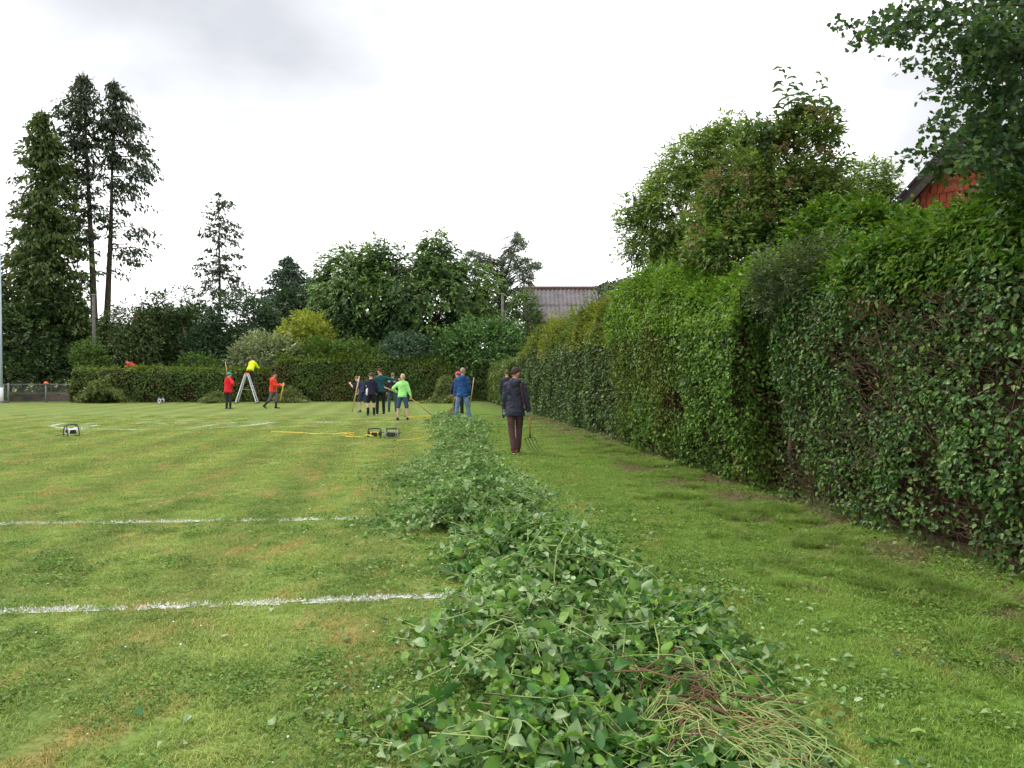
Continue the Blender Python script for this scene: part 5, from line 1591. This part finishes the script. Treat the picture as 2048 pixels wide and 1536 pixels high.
    mk('body', bme, skin, root)
    if glove is not None:
        for i in range(2):
            gm_ = MB(); d = (wr[i] - el[i]).normalized()
            gm_.tube([wr[i] - d * .04 * s, wr[i] + d * .02 * s], [.038 * s, .036 * s], 8)
            hand(gm_, wr[i], d, V3((0.6 if i == 0 else -0.6, .5, -.2)), curl, s * 1.15, 1 if i == 0 else -1)
            gm_.build('glove', cloth(glove), root, True)
    # eyes, mouth
    for sd in (-1, 1):
        eb = MB(); eb.ellip(hc + hx_ * (.032 * s * sd) + hy_ * (.090 * s) + hz_ * (.004 * s), (.011 * s, .007 * s, .006 * s), 8, 6, rot); eb.build('eye', M['black'], root, True)
    # ---- jacket or shirt
    g = .020 * bulk
    mb = MB()
    lo = -jacket_len
    secs = [(lo, .172, .125, -.005), (lo + .06, .172, .126, -.008)] + [t for t in torso if t[0] > -.01 and t[0] > lo + .07 and t[0] < .54] + [(.565, .072, .070, -.005)]
    mb.loft([ring(tp(z, y), fx, fy, (rx + g) * s, (ry + g * 1.1) * s) for z, rx, ry, y in secs])
    for i in range(2):
        if sleeve == 'long':
            limb(mb, [sho[i], sho[i].lerp(el[i], .5), el[i], el[i].lerp(wr[i], .5), el[i].lerp(wr[i], .94)], [(.064 + g * .6) * s, (.054 + g * .7) * s, (.047 + g * .7) * s, (.045 + g * .6) * s, (.036 + g * .5) * s])
        else:
            limb(mb, [sho[i], sho[i].lerp(el[i], .5), sho[i].lerp(el[i], .8)], [(.064 + g * .4) * s, (.056 + g * .6) * s, (.054 + g * .7) * s])
    if hood:
        mb.ellip(tp(.545, -.085), (.125 * s, .085 * s, .062 * s), 12, 8)
        mb.ellip(tp(.490, -.125), (.105 * s, .058 * s, .080 * s), 12, 8)
    jm = remesh(mb, voxel, 3, (.010 if voxel > .02 else .015) * min(bulk, 1.6) * s, int(H * 100))
    jm.materials.clear()
    mk('jacket' if sleeve == 'long' else 'shirt', jm, cloth(top), root)
    if tops:                                   # panels: (colour, list of (z, x, y, rx, ry, rz))
        for c_, els in tops:
            pb_ = MB()
            for (z, x, y, rx, ry, rz) in els:
                pb_.ellip(tp(z, y) + fx * (x * s), (rx * s, ry * s, rz * s), 10, 8)
            pb_.build('panel', cloth(c_), root, True)
    # ---- trousers or shorts
    mb = MB()
    mb.loft([ring(tp(z, y), fx, fy, (rx + .014) * s, (ry + .014) * s) for z, rx, ry, y in torso if z <= .1])
    for i in range(2):
        h_, k_, a_ = J['hip', i], J['knee', i], J['ank', i]
        if trousers == 'long':
            e_ = k_.lerp(a_, .93 if not boots else .45)
            limb(mb, [h_, h_.lerp(k_, .5), k_, k_.lerp(e_, .4), e_], [.100 * s, .088 * s, .072 * s, .068 * s, .062 * s])
        else:
            e_ = h_.lerp(k_, .98 if trousers == 'knee' else .86)
            limb(mb, [h_, h_.lerp(k_, .5), e_], [.103 * s, .096 * s, .088 * s])
    tm = remesh(mb, voxel, 3, .007 * s, int(H * 77))
    tm.materials.clear()
    mk('trousers' if trousers == 'long' else 'shorts', tm, cloth(bottom), root)
    # ---- shoes
    for i in range(2):
        a_ = J['ank', i]; k_ = J['knee', i]
        sh = (a_ - k_).normalized()
        fd = fyaw = V3((0, 1, 0)); fd = (fd - sh * fd.dot(sh))
        fd = fd.normalized() if fd.length > .2 else V3((0, 1, 0))
        if abs(fd.z) < .25: fd.z = 0; fd.normalize()
        rx = fd.cross(sh).normalized() * -1
        dn = -(rx.cross(fd)) if rx.cross(fd).z > 0 else rx.cross(fd)
        b = a_ + dn * (.048 * s)
        mb = MB()
        mb.loft([ring(b + fd * (t * s) + dn * (z_ * s), rx, dn, w * s, h * s, 10) for t, w, h, z_ in ((-.075, .022, .022, .005), (-.055, .036, .040, -.004), (0, .038, .044, -.006), (.06, .042, .034, .002), (.13, .045, .026, .008), (.175, .034, .020, .012), (.195, .012, .012, .016))])
        top_ = k_.lerp(a_, .42) if boots else a_ - sh * (.03 * s)
        mb.tube([top_, a_.lerp(top_, .3), a_ + dn * .02 * s], [(.062 if boots else .046) * s, (.052 if boots else .046) * s, .044 * s], 10)
        sm = mb.build('boot' if boots else 'shoe', cloth(shoes), root, True)
        so = MB(); so.loft([ring(b + fd * (t * s) + dn * (.034 * s), rx, dn, w * s, .010 * s, 10) for t, w in ((-.078, .02), (-.05, .039), (.06, .045), (.13, .048), (.19, .02))]); so.build('sole', cloth((.55, .5, .48)) if not boots else M['black'], sm)
    # ---- hair, cap
    if hair_kind != 'none':
        mb = MB()
        nu, nv = 18, 9; V = []; F = []
        for j in range(nv + 1):
            for i in range(nu):
                ph = 2 * math.pi * i / nu
                back = (1 - math.sin(ph)) / 2           # 1 at the back of the head, 0 at the brow
                thm = math.pi * (.34 + .30 * back ** .8)
                th = thm * j / nv
                k_ = 1.055 + .025 * math.sin(5 * ph + 3 * th) + (.02 if j < nv else -.06)
                v = V3((.082 * k_ * math.sin(th) * math.cos(ph), .102 * k_ * math.sin(th) * math.sin(ph), .112 * (k_ + .01) * math.cos(th) + .022)) * s
                V.append(hc + hx_ * v.x + hy_ * v.y + hz_ * v.z)
        for j in range(nv):
            for i in range(nu): F.append((j * nu + i, (j + 1) * nu + i, (j + 1) * nu + (i + 1) % nu, j * nu + (i + 1) % nu))
        mb.add(V, F)
        hr = mb.build('hair', cloth(hair), root, True)
        if hair_kind == 'ponytail':
            tb = MB(); q = hc - hy_ * (.095 * s) + hz_ * (.02 * s)
            tb.tube([q, q - hy_ * (.03 * s) - hz_ * (.05 * s), q - hy_ * (.025 * s) - hz_ * (.13 * s), q - hy_ * (.01 * s) - hz_ * (.19 * s)], [.022 * s, .034 * s, .030 * s, .010 * s], 8); tb.build('ponytail', cloth(hair), hr, True)
    if cap:
        mb = MB(); mb.ellip(hc + hz_ * (.048 * s) - hy_ * .004, (.090 * s, .108 * s, .098 * s), 14, 8, rot)
        V = [v for v in mb.V]
        cm = mb.build('cap', cloth(cap), root, True)
        bm = bmesh.new(); bm.from_mesh(cm.data)
        bmesh.ops.bisect_plane(bm, geom=bm.verts[:] + bm.edges[:] + bm.faces[:], plane_co=hc + hz_ * (.045 * s), plane_no=hz_, clear_inner=True)
        bm.to_mesh(cm.data); bm.free()
        pk = MB(); pk.loft([ring(hc + hz_ * (.052 * s) + hy_ * (t * s), hx_, hz_, w * s, .006 * s, 8) for t, w in ((.05, .075), (.11, .066), (.155, .045), (.17, .02))]); pk.build('peak', cloth(cap), cm, True)
    mw = Matrix.Translation((loc[0], loc[1], base_z)) @ Matrix.Rotation(heading, 4, 'Z')
    return root, [mw @ h for h in hands], mw, (tp, fx, fy, s)

def pole(name, label, a, b, r, matn, cat='pole', r2=None):
    a, b = Vector(a), Vector(b)
    o = thing(name, label, cat, a)
    mb = MB(); mb.tube([(0, 0, 0), (b - a) * .5, b - a], [r, r, r2 or r], 8); mb.build('handle', M[matn], o, True)
    eb = MB(); d = (b - a).normalized(); eb.tube([-d * .012, d * .01], [r * .9, r * 1.06], 8); eb.build('end_cap', M['black'], o)
    return o, (b - a)

STAND = (((-.06, .02, -1), (-.02, -.03, -1)), ((.06, .02, -1), (.02, -.03, -1)))
def dn_arm(sd, out=.18, fwd=.05, bend=.25): return ((sd * out, fwd, -1), (sd * out * .3, bend, -1))

# man in red with turquoise cap, watching, stick over his left shoulder
g = G(457, 818)
p1, h1, _, _ = person('person in a red jacket and turquoise cap with one hand on the hip', (g.x, g.y), R(-28), 1.72, (.62, .018, .03), (.03, .03, .035), (.03, .03, .03), (.05, .035, .025),
       (((-.55, .25, -.75), (-.25, .75, .55)), ((.75, -.25, -.65), (-.75, .35, -.35))), STAND, cap=(.0, .36, .40), hood=True, head_yaw=R(-12), jacket_len=.16, bulk=2.7)
pole('wooden_stick', 'long wooden stick held upright by the person in the turquoise cap', h1[0] + Vector((.03, 0, -.25)), h1[0] + Vector((-.16, .05, .95)), .018, 'handle', 'stick')

# walking man in red with a yellow pole
g = G(546, 817)
p2, h2, _, _ = person('person in an orange-red jacket walking to the right past the ladder', (g.x, g.y), R(-84), 1.74, (.66, .05, .025), (.11, .11, .13), (.02, .02, .022), (.045, .03, .02),
       (((-.12, .55, -.9), (.05, .95, .1)), ((.15, .35, -.9), (-.1, .98, .05))), (((-.03, .35, -1), (-.02, -.08, -1)), ((.03, -.25, -1), (.02, -.75, -1))), boots=True, hood=True, jacket_len=.14, bulk=2.5)
hm_ = (h2[0] + h2[1]) / 2
pole('yellow_pole', 'yellow pole carried upright by the walking person in orange-red', hm_ + Vector((.06, -.03, .12)), hm_ + Vector((-.12, -.05, -.80)), .026, 'handle_ye')

# stepladder with a man in yellow
LY = 41.9
lg_ = P(494, 800, LY)
LH = 1.72
ladder = thing('stepladder', 'aluminium stepladder standing open against the back hedge', 'ladder', (lg_.x, LY, 0), R(8))
sx_ = .58
for s in (-1, 1):
    for dpt, w in ((-.24, .05), (.24, .05)):
        mb = MB(); a = Vector((s * sx_, dpt * 1.25, 0)); b_ = Vector((s * .05, dpt * .75, LH))
        mb.tube([a, a.lerp(b_, .5), b_], [.034, .034, .032], 4); st_ = mb.build('stile', M['alu'], ladder)
        fb = MB(); fb.box(a + Vector((0, 0, .03)), (.09, .07, .06)); fb.build('foot', M['black'], st_)
    for k in range(1, 7):
        t = k / 7
        mb = MB(); q = Vector((s * (sx_ + (.05 - sx_) * t), 0, LH * t)); hw_ = .24 * (1.25 - .5 * t)
        mb.tube([q + Vector((0, -hw_, 0)), q + Vector((0, hw_, 0))], .022, 6); mb.build('rung', M['alu'], ladder)
for s in (-1, 1):
    mb = MB(); mb.box((0, s * .18, LH), (.16, .05, .10)); mb.build('hinge', M['orange'], ladder)
    mb = MB(); mb.tube([(-.33, s * .25, .80), (.33, s * .25, .80)], .008, 5); mb.build('spreader_strap', M['handle_or'], ladder)
p3, h3, _, _ = person('person in a bright yellow jacket standing on the ladder bent over the hedge', (lg_.x + .05, LY + .42), R(-8), 1.72, (.66, .78, .02), (.02, .02, .024), (.03, .03, .03), (.04, .03, .02),
       (((-.25, .6, -.8), (.1, .95, -.2)), ((.25, .6, -.8), (-.1, .95, -.2))), STAND, lean=.62, base_z=LH * 4 / 7 + .02, jacket_len=.10, bulk=2.8, head_pitch=-.2)

# person bending down with a long pole
g = G(727, 826)
p4, h4, _, _ = person('person in a navy T-shirt and blue shorts bending forward with a long pole', (g.x, g.y), R(52), 1.72, (.022, .03, .075), (.04, .06, .12), (.06, .07, .09), (.14, .085, .05),
       (((-.1, .75, -.65), (.05, .55, .45)), ((.15, .75, -.75), (.0, .5, -.85))), (((-.04, .45, -1), (-.02, -.25, -1)), ((.04, -.05, -1), (.03, -.35, -1))), lean=.62, sleeve='short', trousers='knee', skin=SKIN2, head_pitch=-.1)
t_, b_ = P(719, 752, g.y - .15), G(703, 816)
pole('long_pole', 'long pale wooden pole slanting down in front of the bending person', (t_.x, t_.y, t_.z), (P(704, 817, g.y - .3).x, g.y - .3, .06), .026, 'handle')

# player in navy with white flank, shorts, boots
g = G(742, 831)
person('person in a dark navy jacket with white side panel and black shorts', (g.x, g.y), R(10), 1.70, (.022, .02, .045), (.012, .012, .014), (.012, .012, .014), (.11, .06, .035),
       (((-.35, .2, -.9), (.05, .55, -.7)), ((.3, .1, -.9), (-.1, .5, -.8))), STAND, trousers='short', boots=True, skin=SKIN2, jacket_len=.12, head_yaw=R(12), bulk=1.4,
       tops=[((.70, .70, .73), [(.02, -.155, -.06, .055, .07, .16), (.34, -.19, .0, .028, .05, .12)])])

# tall man in teal pointing right
g = G(761, 829)
person('tall person in a dark teal jacket pointing to the right', (g.x, g.y), R(20), 1.88, (.014, .075, .09), (.016, .016, .020), (.014, .014, .016), (.085, .035, .022),
       (((-.35, .1, -.95), (.1, .5, -.8)), ((.93, .05, -.18), (.98, .1, -.02))), STAND, jacket_len=.12, head_yaw=R(40), bulk=1.3)

# person in grey and black top with jeans
g = G(785, 824)
person('person in a grey and black sweatshirt and jeans, partly behind the lime green top', (g.x, g.y), R(-5), 1.70, (.026, .026, .032), (.05, .085, .12), (.03, .03, .035), (.20, .13, .075),
       (((-.35, .05, -.9), (-.15, .3, -.95)), ((.3, .1, -.9), (.1, .4, -.85))), (((-.12, .0, -1), (-.05, -.03, -1)), ((.12, .0, -1), (.05, -.03, -1))), jacket_len=.06,
       tops=[((.36, .36, .42), [(.44, -.10, -.085, .09, .045, .07), (.44, .10, -.085, .09, .045, .07), (.46, 0, -.09, .1, .04, .06)])])

# woman in lime green with rakes
g = G(805, 841)
p8, h8, _, _ = person('person with a blond ponytail in a lime green top and denim shorts', (g.x, g.y), R(-4), 1.66, (.36, .80, .24), (.045, .085, .16), (.015, .015, .02), (.50, .40, .22),
       (((-.75, .0, -.65), (.45, .55, -.55)), ((.35, -.05, -.95), (.22, .12, -.95))), (((-.16, .0, -1), (-.06, -.03, -1)), ((.16, .02, -1), (.06, -.03, -1))), trousers='knee', skin=SKIN2, hair_kind='ponytail', bulk=1.2, jacket_len=.08, head_yaw=R(-10))
e_ = G(858, 828)
rk, dv = pole('garden_rake', 'orange-handled rake trailing to the right of the lime green top', h8[1] + Vector((-.05, 0, .05)), (P(866, 830, h8[1].y).x, h8[1].y + .1, .14), .016, 'handle_or', 'rake')
mb = MB(); mb.box(dv + Vector((0, 0, 0)), (.04, .38, .03)); hd = mb.build('rake_head', M['darksteel'], rk)
for k in range(10):
    mb = MB(); mb.tube([dv + Vector((0, -.17 + .038 * k, 0)), dv + Vector((.02, -.17 + .038 * k, -.055))], .005, 4); mb.build('tine', M['darksteel'], hd)
a_, b_ = P(768, 774, h8[0].y), P(792, 786, h8[0].y)
rk, dv = pole('garden_fork', 'fork with a wooden grip held out to the left of the lime green top', (a_.x, a_.y, a_.z), h8[0] + Vector((.06, 0, -.02)), .02, 'handle_or', 'fork')
mb = MB(); q = dv + Vector((-.06, 0, .0)); mb.tube([q, q + Vector((.03, 0, -.4)), q + Vector((.07, 0, -.62))], [.018, .018, .016], 6); mb.build('shaft', M['galv'], rk)

# man in blue with jeans, leaf rake
g = G(925, 847)
p9, h9, _, _ = person('person with cropped grey hair in a blue jacket and faded jeans', (g.x, g.y), R(-3), 1.86, (.022, .075, .22), (.13, .21, .34), (.04, .04, .05), (.30, .22, .17),
       (((-.22, .05, -1), (-.06, .22, -.95)), ((.22, .05, -1), (.02, .5, -.8))), (((-.20, .02, -1), (-.08, -.03, -1)), ((.18, .02, -1), (.16, -.04, -1))), hood=True, jacket_len=.10, bulk=1.5, head_yaw=R(-14), voxel=.016)
lr, dv = pole('leaf_rake', 'fan-shaped leaf rake hanging at the left side of the blue jacket', h9[0] + Vector((.03, 0, .22)), h9[0] + Vector((-.10, -.03, -.30)), .015, 'handle_or', 'rake')
d = dv.normalized(); sdv = Vector((.92, .3, 0)); sdv = (sdv - d * sdv.dot(d)).normalized()
mb = MB(); mb.tube([dv - d * .05, dv + d * .06], [.022, .028], 8); hd = mb.build('rake_head', M['galv'], lr)
for k in range(15):
    a = R(-34 + 68 * k / 14)
    tp_ = dv + (d * math.cos(a) + sdv * math.sin(a)) * .40
    mb = MB(); mb.tube([dv, dv.lerp(tp_, .9), tp_ + Vector((0, -.035, -.01))], .006, 4); mb.build('tine', M['straw'], hd)
mb = MB(); mb.tube([dv + (d * math.cos(R(a)) + sdv * math.sin(R(a))) * .22 for a in range(-33, 34, 6)], .006, 4); mb.build('brace', M['straw'], hd)
a_, b_ = P(941, 768, g.y + .35), P(948, 755, g.y + .45)
pole('broom_handle', 'wooden tool handle sticking up beyond the right shoulder of the blue jacket', h9[1] + Vector((-.05, .1, -.6)), Vector((b_.x, b_.y, b_.z)), .015, 'handle', 'handle')
g2 = G(917, 843)
person('person with a pink cap half hidden behind the blue jacket', (g2.x - .05, g2.y + .8), R(15), 1.74, (.035, .035, .075), (.022, .026, .022), (.03, .03, .03), (.06, .04, .03),
       (((-.25, .2, -.95), (0, .6, -.7)), ((.25, .2, -.95), (0, .6, -.7))), STAND, cap=(.72, .05, .16), head_yaw=R(40), lean=.15)

# two men by the long hedge
g = G(1014, 838)
person('person in a black and grey jacket mostly hidden behind the man with the pitchfork', (g.x, g.y + .3), R(4), 1.80, (.028, .033, .045), (.02, .025, .03), (.025, .025, .025), (.11, .075, .05),
       (((-.25, .0, -1), (-.05, .15, -1)), ((.2, .05, -1), (0, .2, -1))), STAND, jacket_len=.12, glove=(.03, .14, .08), bulk=1.4)
g = G(1030, 908)
p12, h12, mw12, (tp12, fx12, fy12, s12) = person('man in a dark navy jacket and brown trousers walking away with a pitchfork', (g.x, g.y), R(-3), 1.80, (.032, .034, .052), (.085, .042, .045), (.11, .018, .020), (.05, .032, .025),
       (((-.16, .12, -1), (-.10, .30, -1)), ((.26, -.14, -1), (.16, .02, -1))), (((.05, -.12, -1), (.12, -.30, -1)), ((-.03, .26, -1), (-.05, .02, -1))), hood=True, jacket_len=.17, bulk=1.55, head_yaw=R(-42), voxel=.014, glove=(.22, .25, .22), lean=.03, curl=1.2)
# shoulder strap on the jacket
mb = MB(); mb.tube([mw12 @ (tp12(z, y) + fx12 * (x * s12)) for z, x, y in ((.50, .10, .03), (.525, .115, -.06), (.44, .125, -.145), (.25, .15, -.135), (.08, .19, -.115), (-.06, .20, -.09))], [.020] * 6, 6)
st_ = thing('shoulder_strap', 'long reddish brown strap hanging down the back of the navy jacket', 'strap', (g.x, g.y, 1.0))
so = mb.build('strap_band', cloth((.085, .03, .022)), st_); so.data.transform(Matrix.Translation((-g.x, -g.y, -1.0)))
bk_ = MB(); q = mw12 @ (tp12(.02, -.12) + fx12 * (.195 * s12)) - Vector((g.x, g.y, 1.0)); bk_.box(q, (.05, .03, .07)); bk_.build('buckle', M['darksteel'], st_)
# pitchfork
fk, dv = pole('pitchfork', 'pitchfork with a dark shaft held low at the right of the man in navy', h12[1] + Vector((0, .0, .12)), h12[1] + Vector((.03, .02, -.42)), .017, 'handle_or', 'pitchfork')
mb = MB(); mb.tube([dv, dv + Vector((0, 0, -.08))], [.02, .022], 8); hd = mb.build('socket', M['darksteel'], fk)
q = dv + Vector((0, 0, -.07))
mb = MB(); mb.tube([q + Vector((-.11, .05, -.04)), q + Vector((-.08, 0, -.0)), q + Vector((.08, 0, 0)), q + Vector((.11, -.05, -.04))], .010, 6); mb.build('shoulder', M['darksteel'], fk)
for k in range(4):
    x = -.11 + .073 * k; y_ = .05 - .033 * k
    a = q + Vector((x, y_, -.02)); mb = MB(); mb.tube([a, a + Vector((.05, -.03, -.13)), a + Vector((.13, -.08, -.24)), a + Vector((.20, -.13, -.30))], [.008, .007, .006, .002], 5); mb.build('tine', M['darksteel'], fk)

# person working behind the back hedge at left
g = P(272, 735, 45.2)
wp = thing('work_platform', 'low wooden platform behind the lower back hedge', 'platform', (g.x, 45.2, 0))
mb = MB(); mb.box((0, 0, 1.093), (1.6, .8, .05)); mb.build('deck', M['wood'], wp)
for sx in (-.7, .7):
    for sy in (-.3, .3):
        mb = MB(); mb.box((sx, sy, .534), (.08, .08, 1.066)); mb.build('leg', M['wood'], wp)
person('person in a dark red shirt bending over behind the lower back hedge', (g.x, 45.2), R(85), 1.72, (.42, .05, .03), (.03, .02, .025), (.03, .03, .03), (.25, .08, .04),
       (((-.2, .5, -.8), (0, .4, -.9)), ((.2, .5, -.8), (0, .4, -.9))), STAND, lean=1.0, base_z=1.12, sleeve='short', bulk=2.2)

# ------------------------------------------------------------------ cable reels and cables
def cable_reel(name, label, pos, rz, r, disc, drum, frame, w=.20):
    o = thing(name, label, 'cable reel', pos, rz)
    zc = r + .05
    for s in (-1, 1):
        mb = MB(); mb.tube([(s * w / 2 - .008, 0, zc), (s * w / 2 + .008, 0, zc)], [r, r], 24); d_ = mb.build('disc', M[disc], o)
        hb = MB(); hb.tube([(s * (w / 2 + .008), 0, zc), (s * (w / 2 + .03), 0, zc)], [.05, .045], 12); hb.build('hub', M['black'], d_)
        # frame: a bent tube each side
        mb = MB(); x = s * (w / 2 + .045)
        mb.tube([(x, -r * 1.0, .012), (x, r * 1.0, .012), (x, r * .95, zc), (x, r * .5, zc + r + .05), (x, -r * .3, zc + r + .06), (x, -r * .95, zc * .7), (x, -r * 1.0, .012)], .013, 6); mb.build('frame_side', M[frame], o, True)
    mb = MB(); mb.tube([(-w / 2, 0, zc), (w / 2, 0, zc)], [r * .62, r * .62], 20); mb.build('wound_cable', M[drum], o)
    mb = MB(); x = w / 2 + .045; mb.tube([(-x, r * .1, zc + r + .057), (0, r * .1, zc + r + .075), (x, r * .1, zc + r + .057)], .017, 8); mb.build('handle_bar', M['black'], o, True)
    mb = MB(); mb.tube([(x - .02, 0, zc), (x + .04, 0, zc + r * .5), (x + .10, 0, zc + r * .5)], .010, 6); mb.build('crank', M['black'], o)
    mb = MB(); mb.box((0, -r * .66, zc - .02), (w * .62, .05, .11)); sk = mb.build('socket_plate', M['black'], o)
    return o
g = G(143, 873)
cable_reel('cable_reel', 'white cable reel with a black frame lying on the grass at left', (g.x, g.y, 0), R(62), .10, 'whitepaint', 'whitepaint', 'black', .22)
g = G(322, 808)
cable_reel('cable_reel', 'small distant white cable reel at the foot of the back hedge', (g.x, g.y, 0), R(65), .13, 'whitepaint', 'darksteel', 'galv', .2)
g = G(749, 876)
cable_reel('cable_reel', 'black cable reel with yellow cable spilling from it', (g.x, g.y, 0), R(5), .066, 'black', 'ycable', 'black', .24)
ga = g
g = G(784, 877)
cable_reel('cable_reel', 'grey metal-framed cable reel right of the yellow cable', (g.x, g.y, 0), R(-12), .070, 'galv', 'black', 'galv', .26)
def cable(name, label, pts, r, matn):
    o = thing(name, label, 'cable', pts[0])
    p = [Vector(q) for q in pts]
    out = []
    for i in range(len(p) - 1):       # Catmull-Rom
        a, b, c, d = p[max(0, i - 1)], p[i], p[i + 1], p[min(len(p) - 1, i + 2)]
        for k in range(5):
            t = k / 5
            out.append(.5 * ((2 * b) + (c - a) * t + (2 * a - 5 * b + 4 * c - d) * t * t + (3 * b - a - 3 * c + d) * t ** 3) - p[0])
    out.append(p[-1] - p[0])
    mb = MB(); mb.tube(out, r, 6); mb.build('sheath', M[matn], o, True)
    pl = MB(); pl.tube([out[0], out[0] + (out[0] - out[1]).normalized() * .06], [r * 1.9, r * 1.7], 8); pl.build('plug', M['black'], o)
    return o
cable('yellow_cable', 'yellow cable looping over the grass left of the black reel',
      [G(541, 863.5, .015), G(590, 865, .02), G(622, 867, .02), G(634, 868, .03), G(645, 867, .07), G(660, 868, .015), G(676, 867, .02), G(690, 866, .06), G(703, 870, .02), G(684, 872, .02), G(688, 869, .10), G(700, 866, .10), G(708, 866, .02), G(704, 872, .02), G(690, 873, .015), G(720, 874, .015), G(732, 875, .02), G(728, 872, .08), G(735, 870, .16), G(745, 872, .17), G(750, 875, .10)], .012, 'ycable')
cable('yellow_cable', 'yellow cable running right from the reels to the cut branches', [G(792, 881, .015), G(810, 880, .02), G(830, 878, .02), G(852, 874, .02), G(880, 873, .03), G(905, 872, .05)], .011, 'ycable')
cable('yellow_cable', 'yellow cable on the grass behind the lime green top', [G(812, 833, .015), G(826, 833, .02), G(845, 832.5, .02), G(870, 832, .03)], .014, 'ycable')
cable('black_cable', 'black cable trailing left from the white reel', [G(24, 882, .02), G(60, 880, .02), G(85, 877, .02), G(105, 873, .02), G(126, 869, .05), G(136, 869, .10)], .011, 'bcable')
